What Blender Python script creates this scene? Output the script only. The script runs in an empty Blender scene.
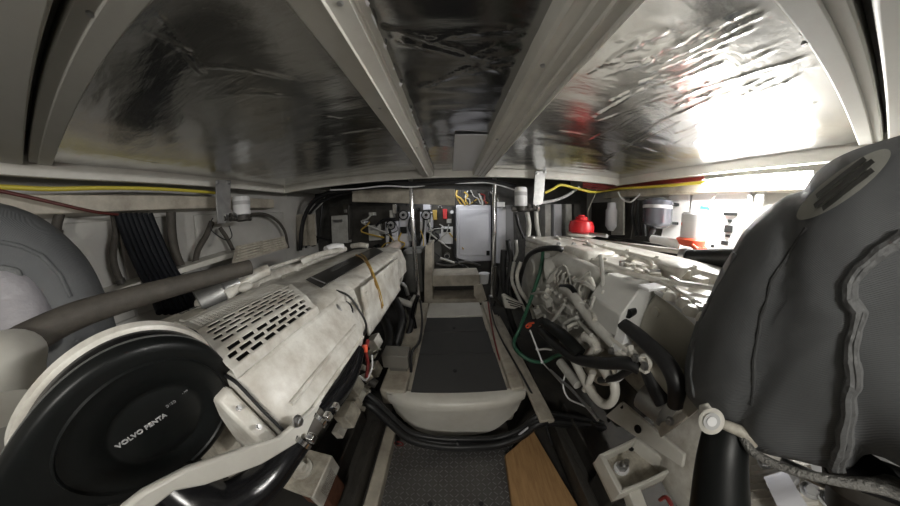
import bpy, bmesh, math, random
from mathutils import Vector, Matrix, noise
from mathutils.bvhtree import BVHTree

# ------------------------------------------------------------------ camera, world, lights, exposure
C = bpy.context.scene.collection
SC = bpy.context.scene
EYE = Vector((0, 0, 1.15))
LS, LK = 210.6176, -.0543038           # measured lens curve: angle = r + LK r^3, r in units of LS pixels


def rotm():
    yaw, pit, rol = [math.radians(a) for a in (-.53629768, -9.87926299, -1.28707328)]
    Y = Matrix(((math.cos(yaw), 0, math.sin(yaw)), (0, 1, 0), (-math.sin(yaw), 0, math.cos(yaw))))
    P_ = Matrix(((1, 0, 0), (0, math.cos(pit), math.sin(pit)), (0, -math.sin(pit), math.cos(pit))))
    Z = Matrix(((math.cos(rol), -math.sin(rol), 0), (math.sin(rol), math.cos(rol), 0), (0, 0, 1)))
    return Y @ P_ @ Z


RM = rotm()


def w3(v):
    return Vector((v[0], v[2], v[1]))


cam = bpy.data.cameras.new('camera')
cam.type = 'PANO'
cam.panorama_type = 'FISHEYE_LENS_POLYNOMIAL'
cam.sensor_width = 36.0
cam.sensor_fit = 'HORIZONTAL'
a1 = 25.0 / LS
cam.fisheye_fov = math.radians(300)
cam.fisheye_polynomial_k0 = 0
cam.fisheye_polynomial_k1 = -a1
cam.fisheye_polynomial_k2 = 0
cam.fisheye_polynomial_k3 = -LK * a1 ** 3
cam.fisheye_polynomial_k4 = 0
cam.clip_start = .01
camo = bpy.data.objects.new('camera', cam)
C.objects.link(camo)
r_, u_, f_ = w3(RM @ Vector((1, 0, 0))), w3(RM @ Vector((0, 1, 0))), w3(RM @ Vector((0, 0, 1)))
camo.matrix_world = Matrix(((r_.x, u_.x, -f_.x, EYE.x), (r_.y, u_.y, -f_.y, EYE.y), (r_.z, u_.z, -f_.z, EYE.z), (0, 0, 0, 1)))
SC.camera = camo

wd = bpy.data.worlds.new('world')
SC.world = wd
wd.use_nodes = True
wd.node_tree.nodes['Background'].inputs[0].default_value = (.8, .85, 1, 1)
wd.node_tree.nodes['Background'].inputs[1].default_value = .15
SC.view_settings.view_transform = 'Standard'
SC.view_settings.look = 'None'
SC.view_settings.exposure = 0.12
SC.view_settings.gamma = 1.0


def area(name, loc, target, sx, sy, power, col=(1, 1, 1)):
    l = bpy.data.lights.new(name, 'AREA')
    l.shape = 'RECTANGLE'
    l.size, l.size_y, l.energy, l.color = sx, sy, power, col
    o = bpy.data.objects.new(name, l)
    C.objects.link(o)
    o.location = loc
    o.rotation_euler = (Vector(target) - Vector(loc)).to_track_quat('-Z', 'Y').to_euler()
    return o


# unseen fill lights added far forward and aft; the room's strip lamp is built below
FILLS = [
    ('far_fill', (-.05, 2.42, 1.50), (0.0, 2.6, .6), .80, .06, 2.6, (.93, .96, 1)),  # fill added to brighten the far bulkhead, no fixture
]
for n, l, t, sx, sy, p, c in FILLS:
    area(n, l, t, sx, sy, p, c)
wl = bpy.data.lights.new('aft_fill', 'POINT')  # unseen point light added behind the viewpoint to lift ceiling and engines
wl.energy, wl.shadow_soft_size, wl.color = 25, .11, (1, .97, .91)
wlo = bpy.data.objects.new('aft_fill', wl)
C.objects.link(wlo)
wlo.location = (-.06, -.85, 1.40)
TUBE_GLOW = 420.0                      # strip lamp on the right side, built with its fixture further down


# ------------------------------------------------------------------ helpers
def ray(px, py):
    x, y = (px - 450) / LS, (253 - py) / LS
    r = math.hypot(x, y) + 1e-9
    th = r * (1 + LK * r * r)
    return w3(RM @ Vector((math.sin(th) * x / r, math.sin(th) * y / r, math.cos(th))))


def P(px, py, X=None, Y=None, Z=None, D=None):
    """a point of the room, read off the photograph, at a known X, Y, Z or distance"""
    v = ray(px, py)
    if D is not None:
        return EYE + v * D
    t = X / v.x if X is not None else (Y / v.y if Y is not None else (Z - EYE.z) / v.z)
    return EYE + v * t


def L(ax, *pts):
    return [P(p[0], p[1], **{ax: p[2]}) for p in pts]


def LF(ax, val, *pts):
    return [P(p[0], p[1], **{ax: val}) for p in pts]


MATS = {}


def mat(name, col, rough=.5, metal=0.0, noise_amt=0.0, nscale=12, col2=None, bump=0.0, bscale=60, coat=0.0, emit=None, wave=None, spec=None, stretch=None):
    m = bpy.data.materials.new(name)
    m.use_nodes = True
    nt = m.node_tree
    b = nt.nodes['Principled BSDF']
    b.inputs['Base Color'].default_value = (*col, 1)
    b.inputs['Roughness'].default_value = rough
    b.inputs['Metallic'].default_value = metal
    if spec is not None:
        b.inputs['Specular IOR Level'].default_value = spec
    if coat:
        b.inputs['Coat Weight'].default_value = coat
    if emit:
        b.inputs['Emission Color'].default_value = (*emit[0], 1)
        b.inputs['Emission Strength'].default_value = emit[1]
    tc = nt.nodes.new('ShaderNodeTexCoord')
    vec = tc.outputs['Object']
    if stretch:
        mp = nt.nodes.new('ShaderNodeMapping')
        mp.inputs['Scale'].default_value = stretch
        nt.links.new(vec, mp.inputs['Vector'])
        vec = mp.outputs['Vector']
    if noise_amt:
        n = nt.nodes.new('ShaderNodeTexNoise')
        n.inputs['Scale'].default_value = nscale
        n.inputs['Detail'].default_value = 8
        n.inputs['Roughness'].default_value = .65
        nt.links.new(vec, n.inputs['Vector'])
        rp = nt.nodes.new('ShaderNodeMapRange')
        rp.inputs['From Min'].default_value = .38
        rp.inputs['From Max'].default_value = .72
        rp.inputs['To Max'].default_value = noise_amt
        nt.links.new(n.outputs['Fac'], rp.inputs['Value'])
        mx = nt.nodes.new('ShaderNodeMix')
        mx.data_type = 'RGBA'
        mx.inputs['A'].default_value = (*col, 1)
        c2 = col2 or tuple(c * .35 for c in col)
        mx.inputs['B'].default_value = (*c2, 1)
        nt.links.new(rp.outputs['Result'], mx.inputs['Factor'])
        nt.links.new(mx.outputs['Result'], b.inputs['Base Color'])
    if bump or wave:
        bp = nt.nodes.new('ShaderNodeBump')
        bp.inputs['Distance'].default_value = .004
        if wave:
            t = nt.nodes.new('ShaderNodeTexWave')
            t.bands_direction = wave[0]
            t.inputs['Scale'].default_value = wave[1]
            t.inputs['Distortion'].default_value = wave[2]
            bp.inputs['Strength'].default_value = wave[3]
            nt.links.new(vec, t.inputs['Vector'])
            nt.links.new(t.outputs['Color'], bp.inputs['Height'])
        else:
            t = nt.nodes.new('ShaderNodeTexNoise')
            t.inputs['Scale'].default_value = bscale
            t.inputs['Detail'].default_value = 5
            bp.inputs['Strength'].default_value = bump
            nt.links.new(vec, t.inputs['Vector'])
            nt.links.new(t.outputs['Fac'], bp.inputs['Height'])
        nt.links.new(bp.outputs['Normal'], b.inputs['Normal'])
    MATS[name] = m
    return m


CREAM = mat('cream_enamel', (.76, .745, .69), .36, noise_amt=.7, nscale=11, col2=(.24, .19, .13), bump=.12, bscale=40)
CREAMD = mat('stained_enamel', (.58, .55, .47), .5, noise_amt=.8, nscale=14, col2=(.13, .10, .07), bump=.2, bscale=40)
GREYE = mat('grey_enamel', (.55, .545, .51), .45, noise_amt=.5, nscale=10, col2=(.17, .15, .12), bump=.15, bscale=40)
ROCKER = mat('satin_enamel', (.42, .40, .34), .4, noise_amt=.35, nscale=8, col2=(.2, .18, .14), bump=.06, bscale=30)
GEL = mat('gelcoat', (.66, .645, .59), .35, noise_amt=.35, nscale=5, col2=(.34, .30, .24))
GELD = mat('dirty_gelcoat', (.52, .48, .40), .5, noise_amt=.7, nscale=7, col2=(.16, .13, .10), bump=.15)
DECK = mat('deck_paint', (.52, .515, .475), .55, noise_amt=.3, nscale=4, col2=(.38, .36, .31), bump=.08)
HULL = mat('hull_paint', (.50, .49, .46), .6, noise_amt=.4, nscale=3, col2=(.27, .26, .24), bump=.1)
WHITE = mat('white_panel', (.80, .80, .80), .4, noise_amt=.15, nscale=6, col2=(.5, .5, .5))
LILAC = mat('pale_grey_panel', (.60, .60, .64), .4, noise_amt=.2, nscale=8, col2=(.4, .4, .43))
DARK = mat('bilge_dark', (.035, .033, .03), .7, noise_amt=.5, nscale=10, col2=(.08, .07, .055), bump=.3)
BLACK = mat('black_rubber', (.012, .012, .013), .45, bump=.08)
BLACKG = mat('black_gloss', (.006, .006, .007), .22, spec=.5)
BLACKM = mat('black_satin', (.006, .007, .007), .42, spec=.3)
HOSE = mat('brown_grey_hose', (.075, .066, .055), .7, noise_amt=.6, nscale=20, col2=(.03, .026, .022), bump=.3)
FABRIC = mat('grey_fabric', (.118, .123, .127), .62, noise_amt=.25, nscale=6, col2=(.05, .05, .05), wave=('DIAGONAL', 230, .6, .22))
FABRICL = mat('fabric_tape', (.17, .175, .175), .6, bump=.6, bscale=120)
mat('seam_fabric', (.12, .122, .122), .6, bump=.6, bscale=120)
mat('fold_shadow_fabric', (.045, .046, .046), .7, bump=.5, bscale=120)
FABRICP = mat('fabric_patch', (.30, .30, .27), .7, bump=.3, bscale=120)
CHROME = mat('chrome', (.85, .85, .86), .12, 1.0)
STEEL = mat('steel', (.50, .50, .50), .35, 1.0, noise_amt=.3, nscale=30)
ALU = mat('aluminium', (.42, .42, .41), .42, .8, noise_amt=.4, nscale=20, bump=.1)
DSTEEL = mat('dark_steel', (.075, .07, .062), .5, .3, noise_amt=.6, nscale=15, col2=(.025, .022, .02), bump=.25)
RED = mat('red_paint', (.55, .015, .02), .35)
REDC = mat('red_cable', (.20, .02, .018), .45)
ORANGE = mat('orange_red', (.75, .10, .04), .4)
YEL = mat('yellow_cable', (.62, .52, .06), .45)
GREEN = mat('green_hose', (.03, .12, .07), .35)
BLUE = mat('blue_plastic', (.05, .28, .60), .4)
WOODM = mat('plywood', (.42, .25, .11), .6, noise_amt=.8, nscale=7, col2=(.22, .115, .045), bump=.1, stretch=(9, 1, 9))
RUST = mat('rust', (.16, .06, .03), .8, noise_amt=.7, nscale=30)
MAT = mat('charcoal_grip', (.055, .055, .055), .75, bump=.5, bscale=220)
FOIL = mat('foil', (.60, .60, .59), .22, 1.0, noise_amt=.3, nscale=3, col2=(.45, .45, .44), bump=.38, bscale=17, stretch=(1, 3, 1))
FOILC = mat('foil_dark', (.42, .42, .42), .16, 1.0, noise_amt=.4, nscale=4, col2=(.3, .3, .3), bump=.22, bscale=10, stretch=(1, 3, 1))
TAPE = mat('silver_tape', (.82, .82, .84), .45, .0, bump=.1)
LAMPM = mat('lamp_glow', (1, 1, 1), .5, emit=((1, .985, .96), TUBE_GLOW))
PLATE = mat('black_plate', (.015, .014, .014), .3)
LETTER = mat('grey_letter', (.45, .45, .45), .5)
DLETTER = mat('dark_letter', (.06, .06, .055), .6)
GOLD = mat('amber', (.45, .30, .06), .4)
TAN = mat('amber_cable', (.30, .17, .04), .4)
CHK = mat('checker_plate', (.16, .155, .15), .42, .55, noise_amt=.5, nscale=6, col2=(.07, .065, .06))

WL = {}


def thing(name, label, cat, loc=(0, 0, 0), group=None):
    o = bpy.data.objects.new(name, None)
    C.objects.link(o)
    o.empty_display_size = .05
    o.location = loc
    WL[o.name] = Vector(loc)
    o['label'], o['category'] = label, cat
    if group:
        o['group'] = group
    return o


def tag(o, label, cat, group=None, kind=None):
    o['label'], o['category'] = label, cat
    if group:
        o['group'] = group
    if kind:
        o['kind'] = kind
    return o


class MB:
    def __init__(s):
        s.v, s.f = [], []

    def add(s, vs, fs):
        n = len(s.v)
        s.v += [Vector(v) for v in vs]
        s.f += [tuple(i + n for i in f) for f in fs]
        return s

    def box(s, x0, x1, y0, y1, z0, z1):
        return s.hexa([(x0, y0, z0), (x1, y0, z0), (x1, y1, z0), (x0, y1, z0)], [(x0, y0, z1), (x1, y0, z1), (x1, y1, z1), (x0, y1, z1)])

    def hexa(s, a, b):
        return s.add(list(a) + list(b), [(3, 2, 1, 0), (4, 5, 6, 7), (0, 1, 5, 4), (1, 2, 6, 5), (2, 3, 7, 6), (3, 0, 4, 7)])

    def obox(s, c, ax, ay, az):
        """centre and three half-axis vectors"""
        c, ax, ay, az = map(Vector, (c, ax, ay, az))
        return s.hexa([c - ax - ay - az, c + ax - ay - az, c + ax + ay - az, c - ax + ay - az],
                      [c - ax - ay + az, c + ax - ay + az, c + ax + ay + az, c - ax + ay + az])

    def prism(s, pts, vec):
        vec = Vector(vec)
        pts = [Vector(p) for p in pts]
        n = len(pts)
        return s.add(pts + [p + vec for p in pts], [tuple(range(n))[::-1], tuple(range(n, 2 * n))] + [(i, (i + 1) % n, n + (i + 1) % n, n + i) for i in range(n)])

    def bar(s, p, q, w, h, up=(0, 0, 1)):
        p, q = Vector(p), Vector(q)
        d = (q - p)
        sd = d.cross(Vector(up)).normalized() * w / 2
        u = sd.cross(d).normalized() * h / 2
        return s.hexa([p - sd - u, p + sd - u, p + sd + u, p - sd + u], [q - sd - u, q + sd - u, q + sd + u, q - sd + u])

    def rings(s, rs, cap=True, closed=False):
        n, m = len(rs[0]), len(rs)
        vs = [v for r in rs for v in r]
        fs = []
        for i in range(m if closed else m - 1):
            for j in range(n):
                a, b = i * n, ((i + 1) % m) * n
                fs.append((a + j, a + (j + 1) % n, b + (j + 1) % n, b + j))
        if cap and not closed:
            fs += [tuple(range(n))[::-1], tuple(range((m - 1) * n, m * n))]
        return s.add(vs, fs)

    def tube(s, pts, r, seg=10, sub=4, cap=True, flat=1.0, closed=False):
        pts = [Vector(p) for p in pts]
        rr = list(r) if isinstance(r, (list, tuple)) else [r] * len(pts)
        if sub > 1 and len(pts) > 2:
            q, qr = [], []
            N = len(pts)
            for i in range(N if closed else N - 1):
                if closed:
                    p0, p1, p2, p3 = pts[i - 1], pts[i], pts[(i + 1) % N], pts[(i + 2) % N]
                    ra, rb = rr[i], rr[(i + 1) % N]
                else:
                    p0, p1, p2, p3 = pts[max(i - 1, 0)], pts[i], pts[i + 1], pts[min(i + 2, N - 1)]
                    ra, rb = rr[i], rr[i + 1]
                for k in range(sub):
                    t = k / sub
                    q.append(.5 * ((2 * p1) + (p2 - p0) * t + (2 * p0 - 5 * p1 + 4 * p2 - p3) * t * t + (3 * p1 - p0 - 3 * p2 + p3) * t ** 3))
                    qr.append(ra + (rb - ra) * t)
            if not closed:
                q.append(pts[-1])
                qr.append(rr[-1])
            pts, rr = q, qr
        rs = []
        N = len(pts)
        nrm = None
        for i, p in enumerate(pts):
            if closed:
                t = (pts[(i + 1) % N] - pts[i - 1])
            else:
                t = (pts[min(i + 1, N - 1)] - pts[max(i - 1, 0)])
            t = t.normalized() if t.length > 1e-9 else Vector((0, 0, 1))
            if nrm is None:
                nrm = t.cross(Vector((0, 0, 1)) if abs(t.z) < .9 else Vector((1, 0, 0))).normalized()
            nrm = (nrm - t * nrm.dot(t)).normalized()
            b = t.cross(nrm)
            rs.append([p + (nrm * math.cos(2 * math.pi * j / seg) + b * math.sin(2 * math.pi * j / seg) * flat) * rr[i] for j in range(seg)])
        return s.rings(rs, cap, closed)

    def cyl(s, p, q, r0, r1=None, seg=18):
        return s.tube([p, q], [r0, r0 if r1 is None else r1], seg, 1)

    def lathe(s, o, ax, prof, seg=24, cap=True):
        """profile of (distance along axis, radius)"""
        o, ax = Vector(o), Vector(ax).normalized()
        a = ax.cross(Vector((0, 0, 1)) if abs(ax.z) < .9 else Vector((1, 0, 0))).normalized()
        b = ax.cross(a)
        return s.rings([[o + ax * t + (a * math.cos(2 * math.pi * j / seg) + b * math.sin(2 * math.pi * j / seg)) * max(r, 1e-4) for j in range(seg)] for t, r in prof], cap)

    def ell(s, c, r, seg=16, n=10):
        c = Vector(c)
        r = Vector(r) if not isinstance(r, (int, float)) else Vector((r, r, r))
        return s.rings([[c + Vector((r.x * math.sin(a) * math.cos(2 * math.pi * j / seg), r.y * math.sin(a) * math.sin(2 * math.pi * j / seg), r.z * math.cos(a))) for j in range(seg)]
                        for a in [max(.02, min(math.pi - .02, math.pi * i / n)) for i in range(n + 1)]])

    def sheet(s, rows):
        """grid of points"""
        n = len(rows[0])
        return s.add([p for r in rows for p in r], [(i * n + j, i * n + j + 1, (i + 1) * n + j + 1, (i + 1) * n + j) for i in range(len(rows) - 1) for j in range(n - 1)])

    def build(s, name, m, parent=None, bevel=0, smooth=True, seg=2, angle=38):
        vs = s.v
        lo = Vector([min(v[i] for v in vs) for i in range(3)])
        hi = Vector([max(v[i] for v in vs) for i in range(3)])
        c = (lo + hi) / 2
        me = bpy.data.meshes.new(name)
        me.from_pydata([v - c for v in vs], [], s.f)
        bm = bmesh.new()
        bm.from_mesh(me)
        bmesh.ops.recalc_face_normals(bm, faces=bm.faces)
        bm.to_mesh(me)
        bm.free()
        me.materials.append(m)
        if smooth:
            me.polygons.foreach_set('use_smooth', [True] * len(me.polygons))
            me.set_sharp_from_angle(angle=math.radians(angle))
        o = bpy.data.objects.new(name, me)
        C.objects.link(o)
        WL[o.name] = c
        if parent:
            o.parent = parent
            o.location = c - WL[parent.name]
        else:
            o.location = c
        if bevel:
            md = o.modifiers.new('bevel', 'BEVEL')
            md.width, md.segments, md.limit_method, md.angle_limit = bevel, seg, 'ANGLE', math.radians(35)
        return o


def solidify(o, t, off=-1):
    md = o.modifiers.new('solid', 'SOLIDIFY')
    md.thickness, md.offset = t, off


def struct(name, mb, m, bevel=0):
    o = mb.build(name, m, None, bevel)
    o['kind'] = 'structure'
    return o


def bolts(parent, m, items, r=.009, name='bolt', washer=True):
    """hex bolts sharing one mesh; items = (position, axis)"""
    me = None
    for p, ax in items:
        ax = Vector(ax).normalized()
        p = Vector(p)
        if me is None:
            b = MB()
            if washer:
                b.lathe((0, 0, 0), (0, 0, 1), [(0, r * 1.45), (r * .25, r * 1.4)], 16)
            b.lathe((0, 0, 0), (0, 0, 1), [(0, r), (r * 1.0, r), (r * 1.1, r * .8)], 6)
            me = bpy.data.meshes.new(name)
            me.from_pydata(b.v, [], b.f)
            me.materials.append(m)
        o = bpy.data.objects.new(name, me)
        C.objects.link(o)
        o.parent = parent
        o.location = p - WL[parent.name]
        o.rotation_euler = ax.to_track_quat('Z', 'Y').to_euler()


def text(name, body, size, origin, xdir, updir, m, parent, extrude=.0008, align='CENTER', bold=0):
    cu = bpy.data.curves.new(name, 'FONT')
    cu.body, cu.size, cu.extrude, cu.align_x, cu.align_y, cu.offset = body, size, extrude, align, 'CENTER', bold
    tmp = bpy.data.objects.new(name + '_tmp', cu)
    C.objects.link(tmp)
    dg = bpy.context.evaluated_depsgraph_get()
    me = bpy.data.meshes.new_from_object(tmp.evaluated_get(dg))
    bpy.data.objects.remove(tmp)
    x, u = Vector(xdir).normalized(), Vector(updir).normalized()
    z = x.cross(u).normalized()
    u = z.cross(x)
    M = Matrix(((x.x, u.x, z.x), (x.y, u.y, z.y), (x.z, u.z, z.z)))
    for v in me.vertices:
        v.co = M @ v.co
    me.materials.clear()
    me.materials.append(m)
    o = bpy.data.objects.new(name, me)
    C.objects.link(o)
    o.parent = parent
    o.location = Vector(origin) - WL[parent.name]
    WL[o.name] = Vector(origin)
    return o


def one(name, mb, m, label, cat, group=None, bevel=0, kind=None):
    return tag(mb.build(name, m, None, bevel), label, cat, group, kind)


random.seed(7)
ZF = 1.57      # underside of the hatches
ZT = 1.50      # underside of the coaming

# ------------------------------------------------------------------ setting
struct('floor', MB().box(-2.1, 2.1, -2.6, 2.9, -.25, -.10), DARK)
struct('wall_left', MB().box(-2.1, -1.98, -2.6, 2.9, -.10, 1.75), HULL)
struct('wall_right', MB().box(1.98, 2.1, -2.6, 2.9, -.10, 1.75), HULL)
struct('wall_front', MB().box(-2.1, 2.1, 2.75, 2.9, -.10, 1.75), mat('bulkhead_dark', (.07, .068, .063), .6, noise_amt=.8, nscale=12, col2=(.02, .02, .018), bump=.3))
struct('wall_rear', MB().box(-2.1, 2.1, -2.6, -2.5, -.10, 1.75), HULL)
struct('ceiling', MB().box(-2.1, 2.1, -2.6, 2.9, 1.68, 1.75), DECK)
# side decks beyond the hatch opening
struct('trim_1', MB().box(-1.98, -1.70, -2.5, 2.75, 1.585, 1.68), DECK)
struct('trim_2', MB().box(1.70, 1.98, -2.5, 2.75, 1.585, 1.68), DECK)
# coaming around the opening
struct('trim_3', MB().box(-1.755, -1.725, -2.5, 1.87, ZT, 1.68), GEL, .004)
struct('trim_4', MB().box(1.725, 1.755, -2.5, 1.87, ZT, 1.68), GEL, .004)
bow = [(-1.755, 1.84), (-.9, 1.86), (0, 1.875), (.9, 1.85), (1.755, 1.80)]
m = MB()
rs = []
for x, y in bow:
    rs.append([Vector((x, y, ZT)), Vector((x, y + .03, ZT)), Vector((x, y + .03, 1.68)), Vector((x, y, 1.68))])
struct('trim_5', m.rings(rs), GEL, .004)
# wooden ledges on the sides and over the far end
struct('trim_6', MB().box(-1.98, -1.80, -2.5, 1.75, 1.35, 1.44), GELD, .006)
struct('trim_7', MB().box(1.84, 1.98, -2.5, 2.2, 1.39, 1.47), GELD, .006)
struct('trim_8', MB().prism([P(352, 190, Y=2.3), P(455, 189, Y=2.3), P(455, 206, Y=2.3), P(352, 202, Y=2.3)], (0, .06, 0)), GELD, .006)


# hatches with foil lining
def seg_d(x, y, a, b):
    ax, ay = a
    bx, by = b
    dx, dy = bx - ax, by - ay
    t = max(0, min(1, ((x - ax) * dx + (y - ay) * dy) / (dx * dx + dy * dy)))
    return math.hypot(x - ax - t * dx, y - ay - t * dy), t


def foil(name, x0, x1, y0, y1, z, creases, m, parent, step=.007, amp=.006, seed=0):
    nx, ny = int((x1 - x0) / step), int((y1 - y0) / step)
    rows = []
    for j in range(ny + 1):
        y = y0 + (y1 - y0) * j / ny
        row = []
        for i in range(nx + 1):
            x = x0 + (x1 - x0) * i / nx
            e = min(1, min(x - x0, x1 - x, y - y0, y1 - y) / .05)
            d = amp * noise.noise(Vector((x * 2.2, y * 4.5, seed))) + amp * .35 * noise.noise(Vector((x * 6, y * 16, seed + 5)))
            wx = .02 * noise.noise(Vector((x * 4, y * 4, 9)))
            for a, b, h in creases:
                if x < min(a[0], b[0]) - .05 or x > max(a[0], b[0]) + .05 or y < min(a[1], b[1]) - .05 or y > max(a[1], b[1]) + .05:
                    continue
                q, t = seg_d(x + wx, y, a, b)
                if q < .03:
                    d -= .62 * h * math.exp(-(q / .0048) ** 2) * (.5 + noise.noise(Vector((t * 7, h * 900, 3))))
            row.append(Vector((x, y, z - .004 + d * e)))
        rows.append(row)
    return MB().sheet(rows).build(name, m, parent, angle=80)


def crz(z, *segs):
    out = []
    for a, b, h in segs:
        p, q = P(*a, Z=z), P(*b, Z=z)
        out.append(((p.x, p.y), (q.x, q.y), h))
    return out


# port hatch
hl = thing('deck_hatch', 'dim foil-lined hatch overhead on the left with wide painted rim', 'hatch', (-.95, .95, ZF))
cl = crz(ZF, ((300, 150), (355, 143), .010), ((160, 10), (205, 70), .008), ((150, 28), (190, 50), .010), ((205, 65), (295, 78), .008), ((300, 142), (380, 128), .010),
         ((150, 12), (200, 75), .006), ((230, 95), (300, 95), .006), ((300, 112), (345, 118), .006), ((90, 150), (170, 165), .004))
foil('foil_lining', -1.715, -.262, .10, 1.83, ZF, cl, FOIL, hl, seed=1)
m = MB().box(-1.715, -.262, .034, .104, ZF - .014, 1.66)
m.box(-1.715, -.262, .060, .108, ZF - .019, ZF - .01)
m.build('rim', DECK, hl, .004)
MB().box(-1.72, -.260, .10, 1.84, ZF + .02, 1.67).build('panel', DECK, hl)
# starboard hatch
hr = thing('deck_hatch', 'bright crumpled foil-lined hatch overhead on the right', 'hatch', (.95, .95, ZF))
cr = crz(ZF, ((600, 62), (640, 58), .010), ((640, 58), (755, 5), .014), ((650, 70), (750, 25), .012), ((660, 60), (760, 12), .012), ((600, 120), (810, 55), .008),
         ((600, 135), (700, 168), .010), ((600, 165), (650, 130), .010), ((630, 135), (715, 95), .010), ((655, 85), (720, 60), .010), ((660, 120), (760, 80), .008), ((560, 130), (630, 145), .008), ((610, 155), (680, 120), .008))
for k in range(60):
    px, py = random.uniform(580, 790), random.uniform(40, 150)
    ln = random.uniform(18, 50)
    cr += crz(ZF, ((px, py), (px + ln, py - ln * random.uniform(.25, .6)), random.uniform(.003, .009)))
foil('foil_lining', .322, 1.715, .085, 1.80, ZF, cr, FOIL, hr, seed=4)
m = MB().box(.322, 1.715, .028, .088, ZF - .014, 1.66)
m.box(.322, 1.715, .050, .092, ZF - .019, ZF - .01)
m.build('rim', DECK, hr, .004)
MB().box(.320, 1.72, .10, 1.81, ZF + .02, 1.67).build('panel', DECK, hr)
bolts(hr, STEEL, [(P(804, 42, Z=ZF - .012), (0, 0, -1)), (P(826, 38, Z=ZF - .012), (0, 0, -1)), (P(830, 47, Z=ZF - .012), (0, 0, -1))], .006, 'screw', False)
bolts(hl, STEEL, [(P(116, 5, Z=ZF - .012), (0, 0, -1)), (P(91, 12, Z=ZF - .012), (0, 0, -1)), (P(83, 64, Z=ZF - .012), (0, 0, -1))], .006, 'screw', False)
# centre hatch
hc = thing('deck_hatch', 'dark foil-lined centre hatch between the two long ceiling beams', 'hatch', (.03, .4, ZF))
cc = crz(ZF, ((372, 25), (480, 55), .012), ((430, 40), (545, 25), .012), ((455, 60), (560, 22), .010), ((430, 82), (540, 45), .010), ((370, 30), (440, 50), .009), ((455, 112), (520, 112), .006), ((400, 40), (500, 70), .007), ((420, 85), (520, 62), .008))
foil('foil_lining', -.17, .225, -2.4, 1.85, ZF, cc, FOILC, hc, step=.009, seed=8)
MB().box(-.18, .23, -2.45, 1.86, ZF + .02, 1.67).build('panel', DECK, hc)
q = LF('Z', ZF - .014, (455, 135), (488, 135), (473, 176), (452, 176))
MB().prism(q, (0, 0, .003)).build('tape_patch', TAPE, hc)
# tattered foil edges
for sx, xx in ((-1, -.165), (1, .222)):
    m = MB()
    rows = []
    for j in range(140):
        y = -.3 + 2.1 * j / 139
        w = .018 + .012 * noise.noise(Vector((y * 30, sx, 0))) + .01 * random.random()
        rows.append([Vector((xx, y, ZF - .045)), Vector((xx - sx * w * .5, y, ZF - .03 + .006 * random.random())), Vector((xx - sx * w, y, ZF - .012))])
    m.sheet(rows).build('foil_edge', TAPE, hc, angle=20)
# aft panels over and behind the viewpoint
struct('trim_10', MB().box(-1.72, -.235, -2.45, .022, ZF - .025, 1.66), DECK, .004)
struct('trim_11', MB().box(.30, 1.72, -2.45, .017, ZF - .025, 1.66), DECK, .004)
# long beams (gutters) running fore and aft
pr = [(-.245, 1.66), (-.245, 1.512), (-.240, 1.507), (-.191, 1.504), (-.189, 1.497), (-.185, 1.497), (-.183, 1.503), (-.150, 1.509), (-.147, 1.520), (-.142, 1.522), (-.142, 1.66)]
struct('trim_12', MB().prism([(x, -2.45, z) for x, z in pr], (0, 4.31, 0)), GEL, .0006)
pr = [(.195, 1.66), (.195, 1.516), (.202, 1.508), (.232, 1.512), (.238, 1.506), (.258, 1.504), (.260, 1.497), (.264, 1.497), (.266, 1.503), (.290, 1.503), (.293, 1.496), (.300, 1.496), (.302, 1.50), (.302, 1.66)]
struct('trim_13', MB().prism([(x, -2.45, z) for x, z in pr], (0, 4.31, 0)), GEL, .0006)
for k_, (x_, y_) in enumerate(((-.165, .24), (-.215, .62), (-.165, 1.05), (.218, .42), (.218, .95), (.278, .66))):
    one('beam_screw', MB().lathe((x_, y_, 1.512), (0, 0, -1), [(0, .006), (.006, .006), (.008, .004)], 12), STEEL, ['screw nearest the viewer on the left ceiling beam', 'middle screw on the outer flange of the left ceiling beam', 'far screw on the left ceiling beam', 'nearer screw inside the right ceiling beam', 'farther screw inside the right ceiling beam', 'screw on the outer flange of the right ceiling beam'][k_], 'screw')

# hull stringers and engine beds
struct('trim_14', MB().box(-.385, -.325, -1.0, .80, -.10, .05), GELD, .006)
struct('trim_15', MB().box(-.66, -.385, -1.0, 1.9, -.10, .02), DARK)
struct('trim_16', MB().box(.58, .80, -1.0, 1.9, -.10, .02), DARK)

# ------------------------------------------------------------------ aisle: checker plate, tray, poles, steps
ck = MB().box(-.325, .30, -1.0, .80, -.012, .0)
NCK = len(ck.f)
for i in range(26):
    for j in range(26):
        x, y = -.315 + i * .0245, .05 + j * .0245
        if y < .74:
            s = 1 if (i + j) % 2 else -1
            ck.obox((x, y, .0008), Vector((1, s, 0)) * .0068, Vector((-s, 1, 0)) * .0012, (0, 0, .0016))
cp = thing('floor_plate', 'grey steel checker plate on the aisle floor in front of the white tray', 'floor plate', (0, -.1, -.012))
co = ck.build('plate', CHK, cp, angle=20)
co.data.materials.append(mat('worn_lugs', (.42, .42, .43), .35, .8))
for pol in co.data.polygons[NCK:]:
    pol.material_index = 1
MB().lathe(P(430, 504, Z=.0), (0, 0, 1), [(0, .011), (.003, .011)], 16).build('finger_hole', BLACK, cp)
MB().lathe(P(481, 504, Z=.0), (0, 0, 1), [(0, .011), (.003, .011)], 16).build('finger_hole', BLACK, cp)
wood = MB().prism([(.243, .57, .004), (.425, .70, .004), (.50, .262, .004), (.52, -.6, .004), (.235, -.6, .004), (.228, .31, .004)], (0, 0, .034))
one('plywood_board', wood, WOODM, 'bare plywood board lying on the floor right of the checker plate', 'board', bevel=.003)

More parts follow.
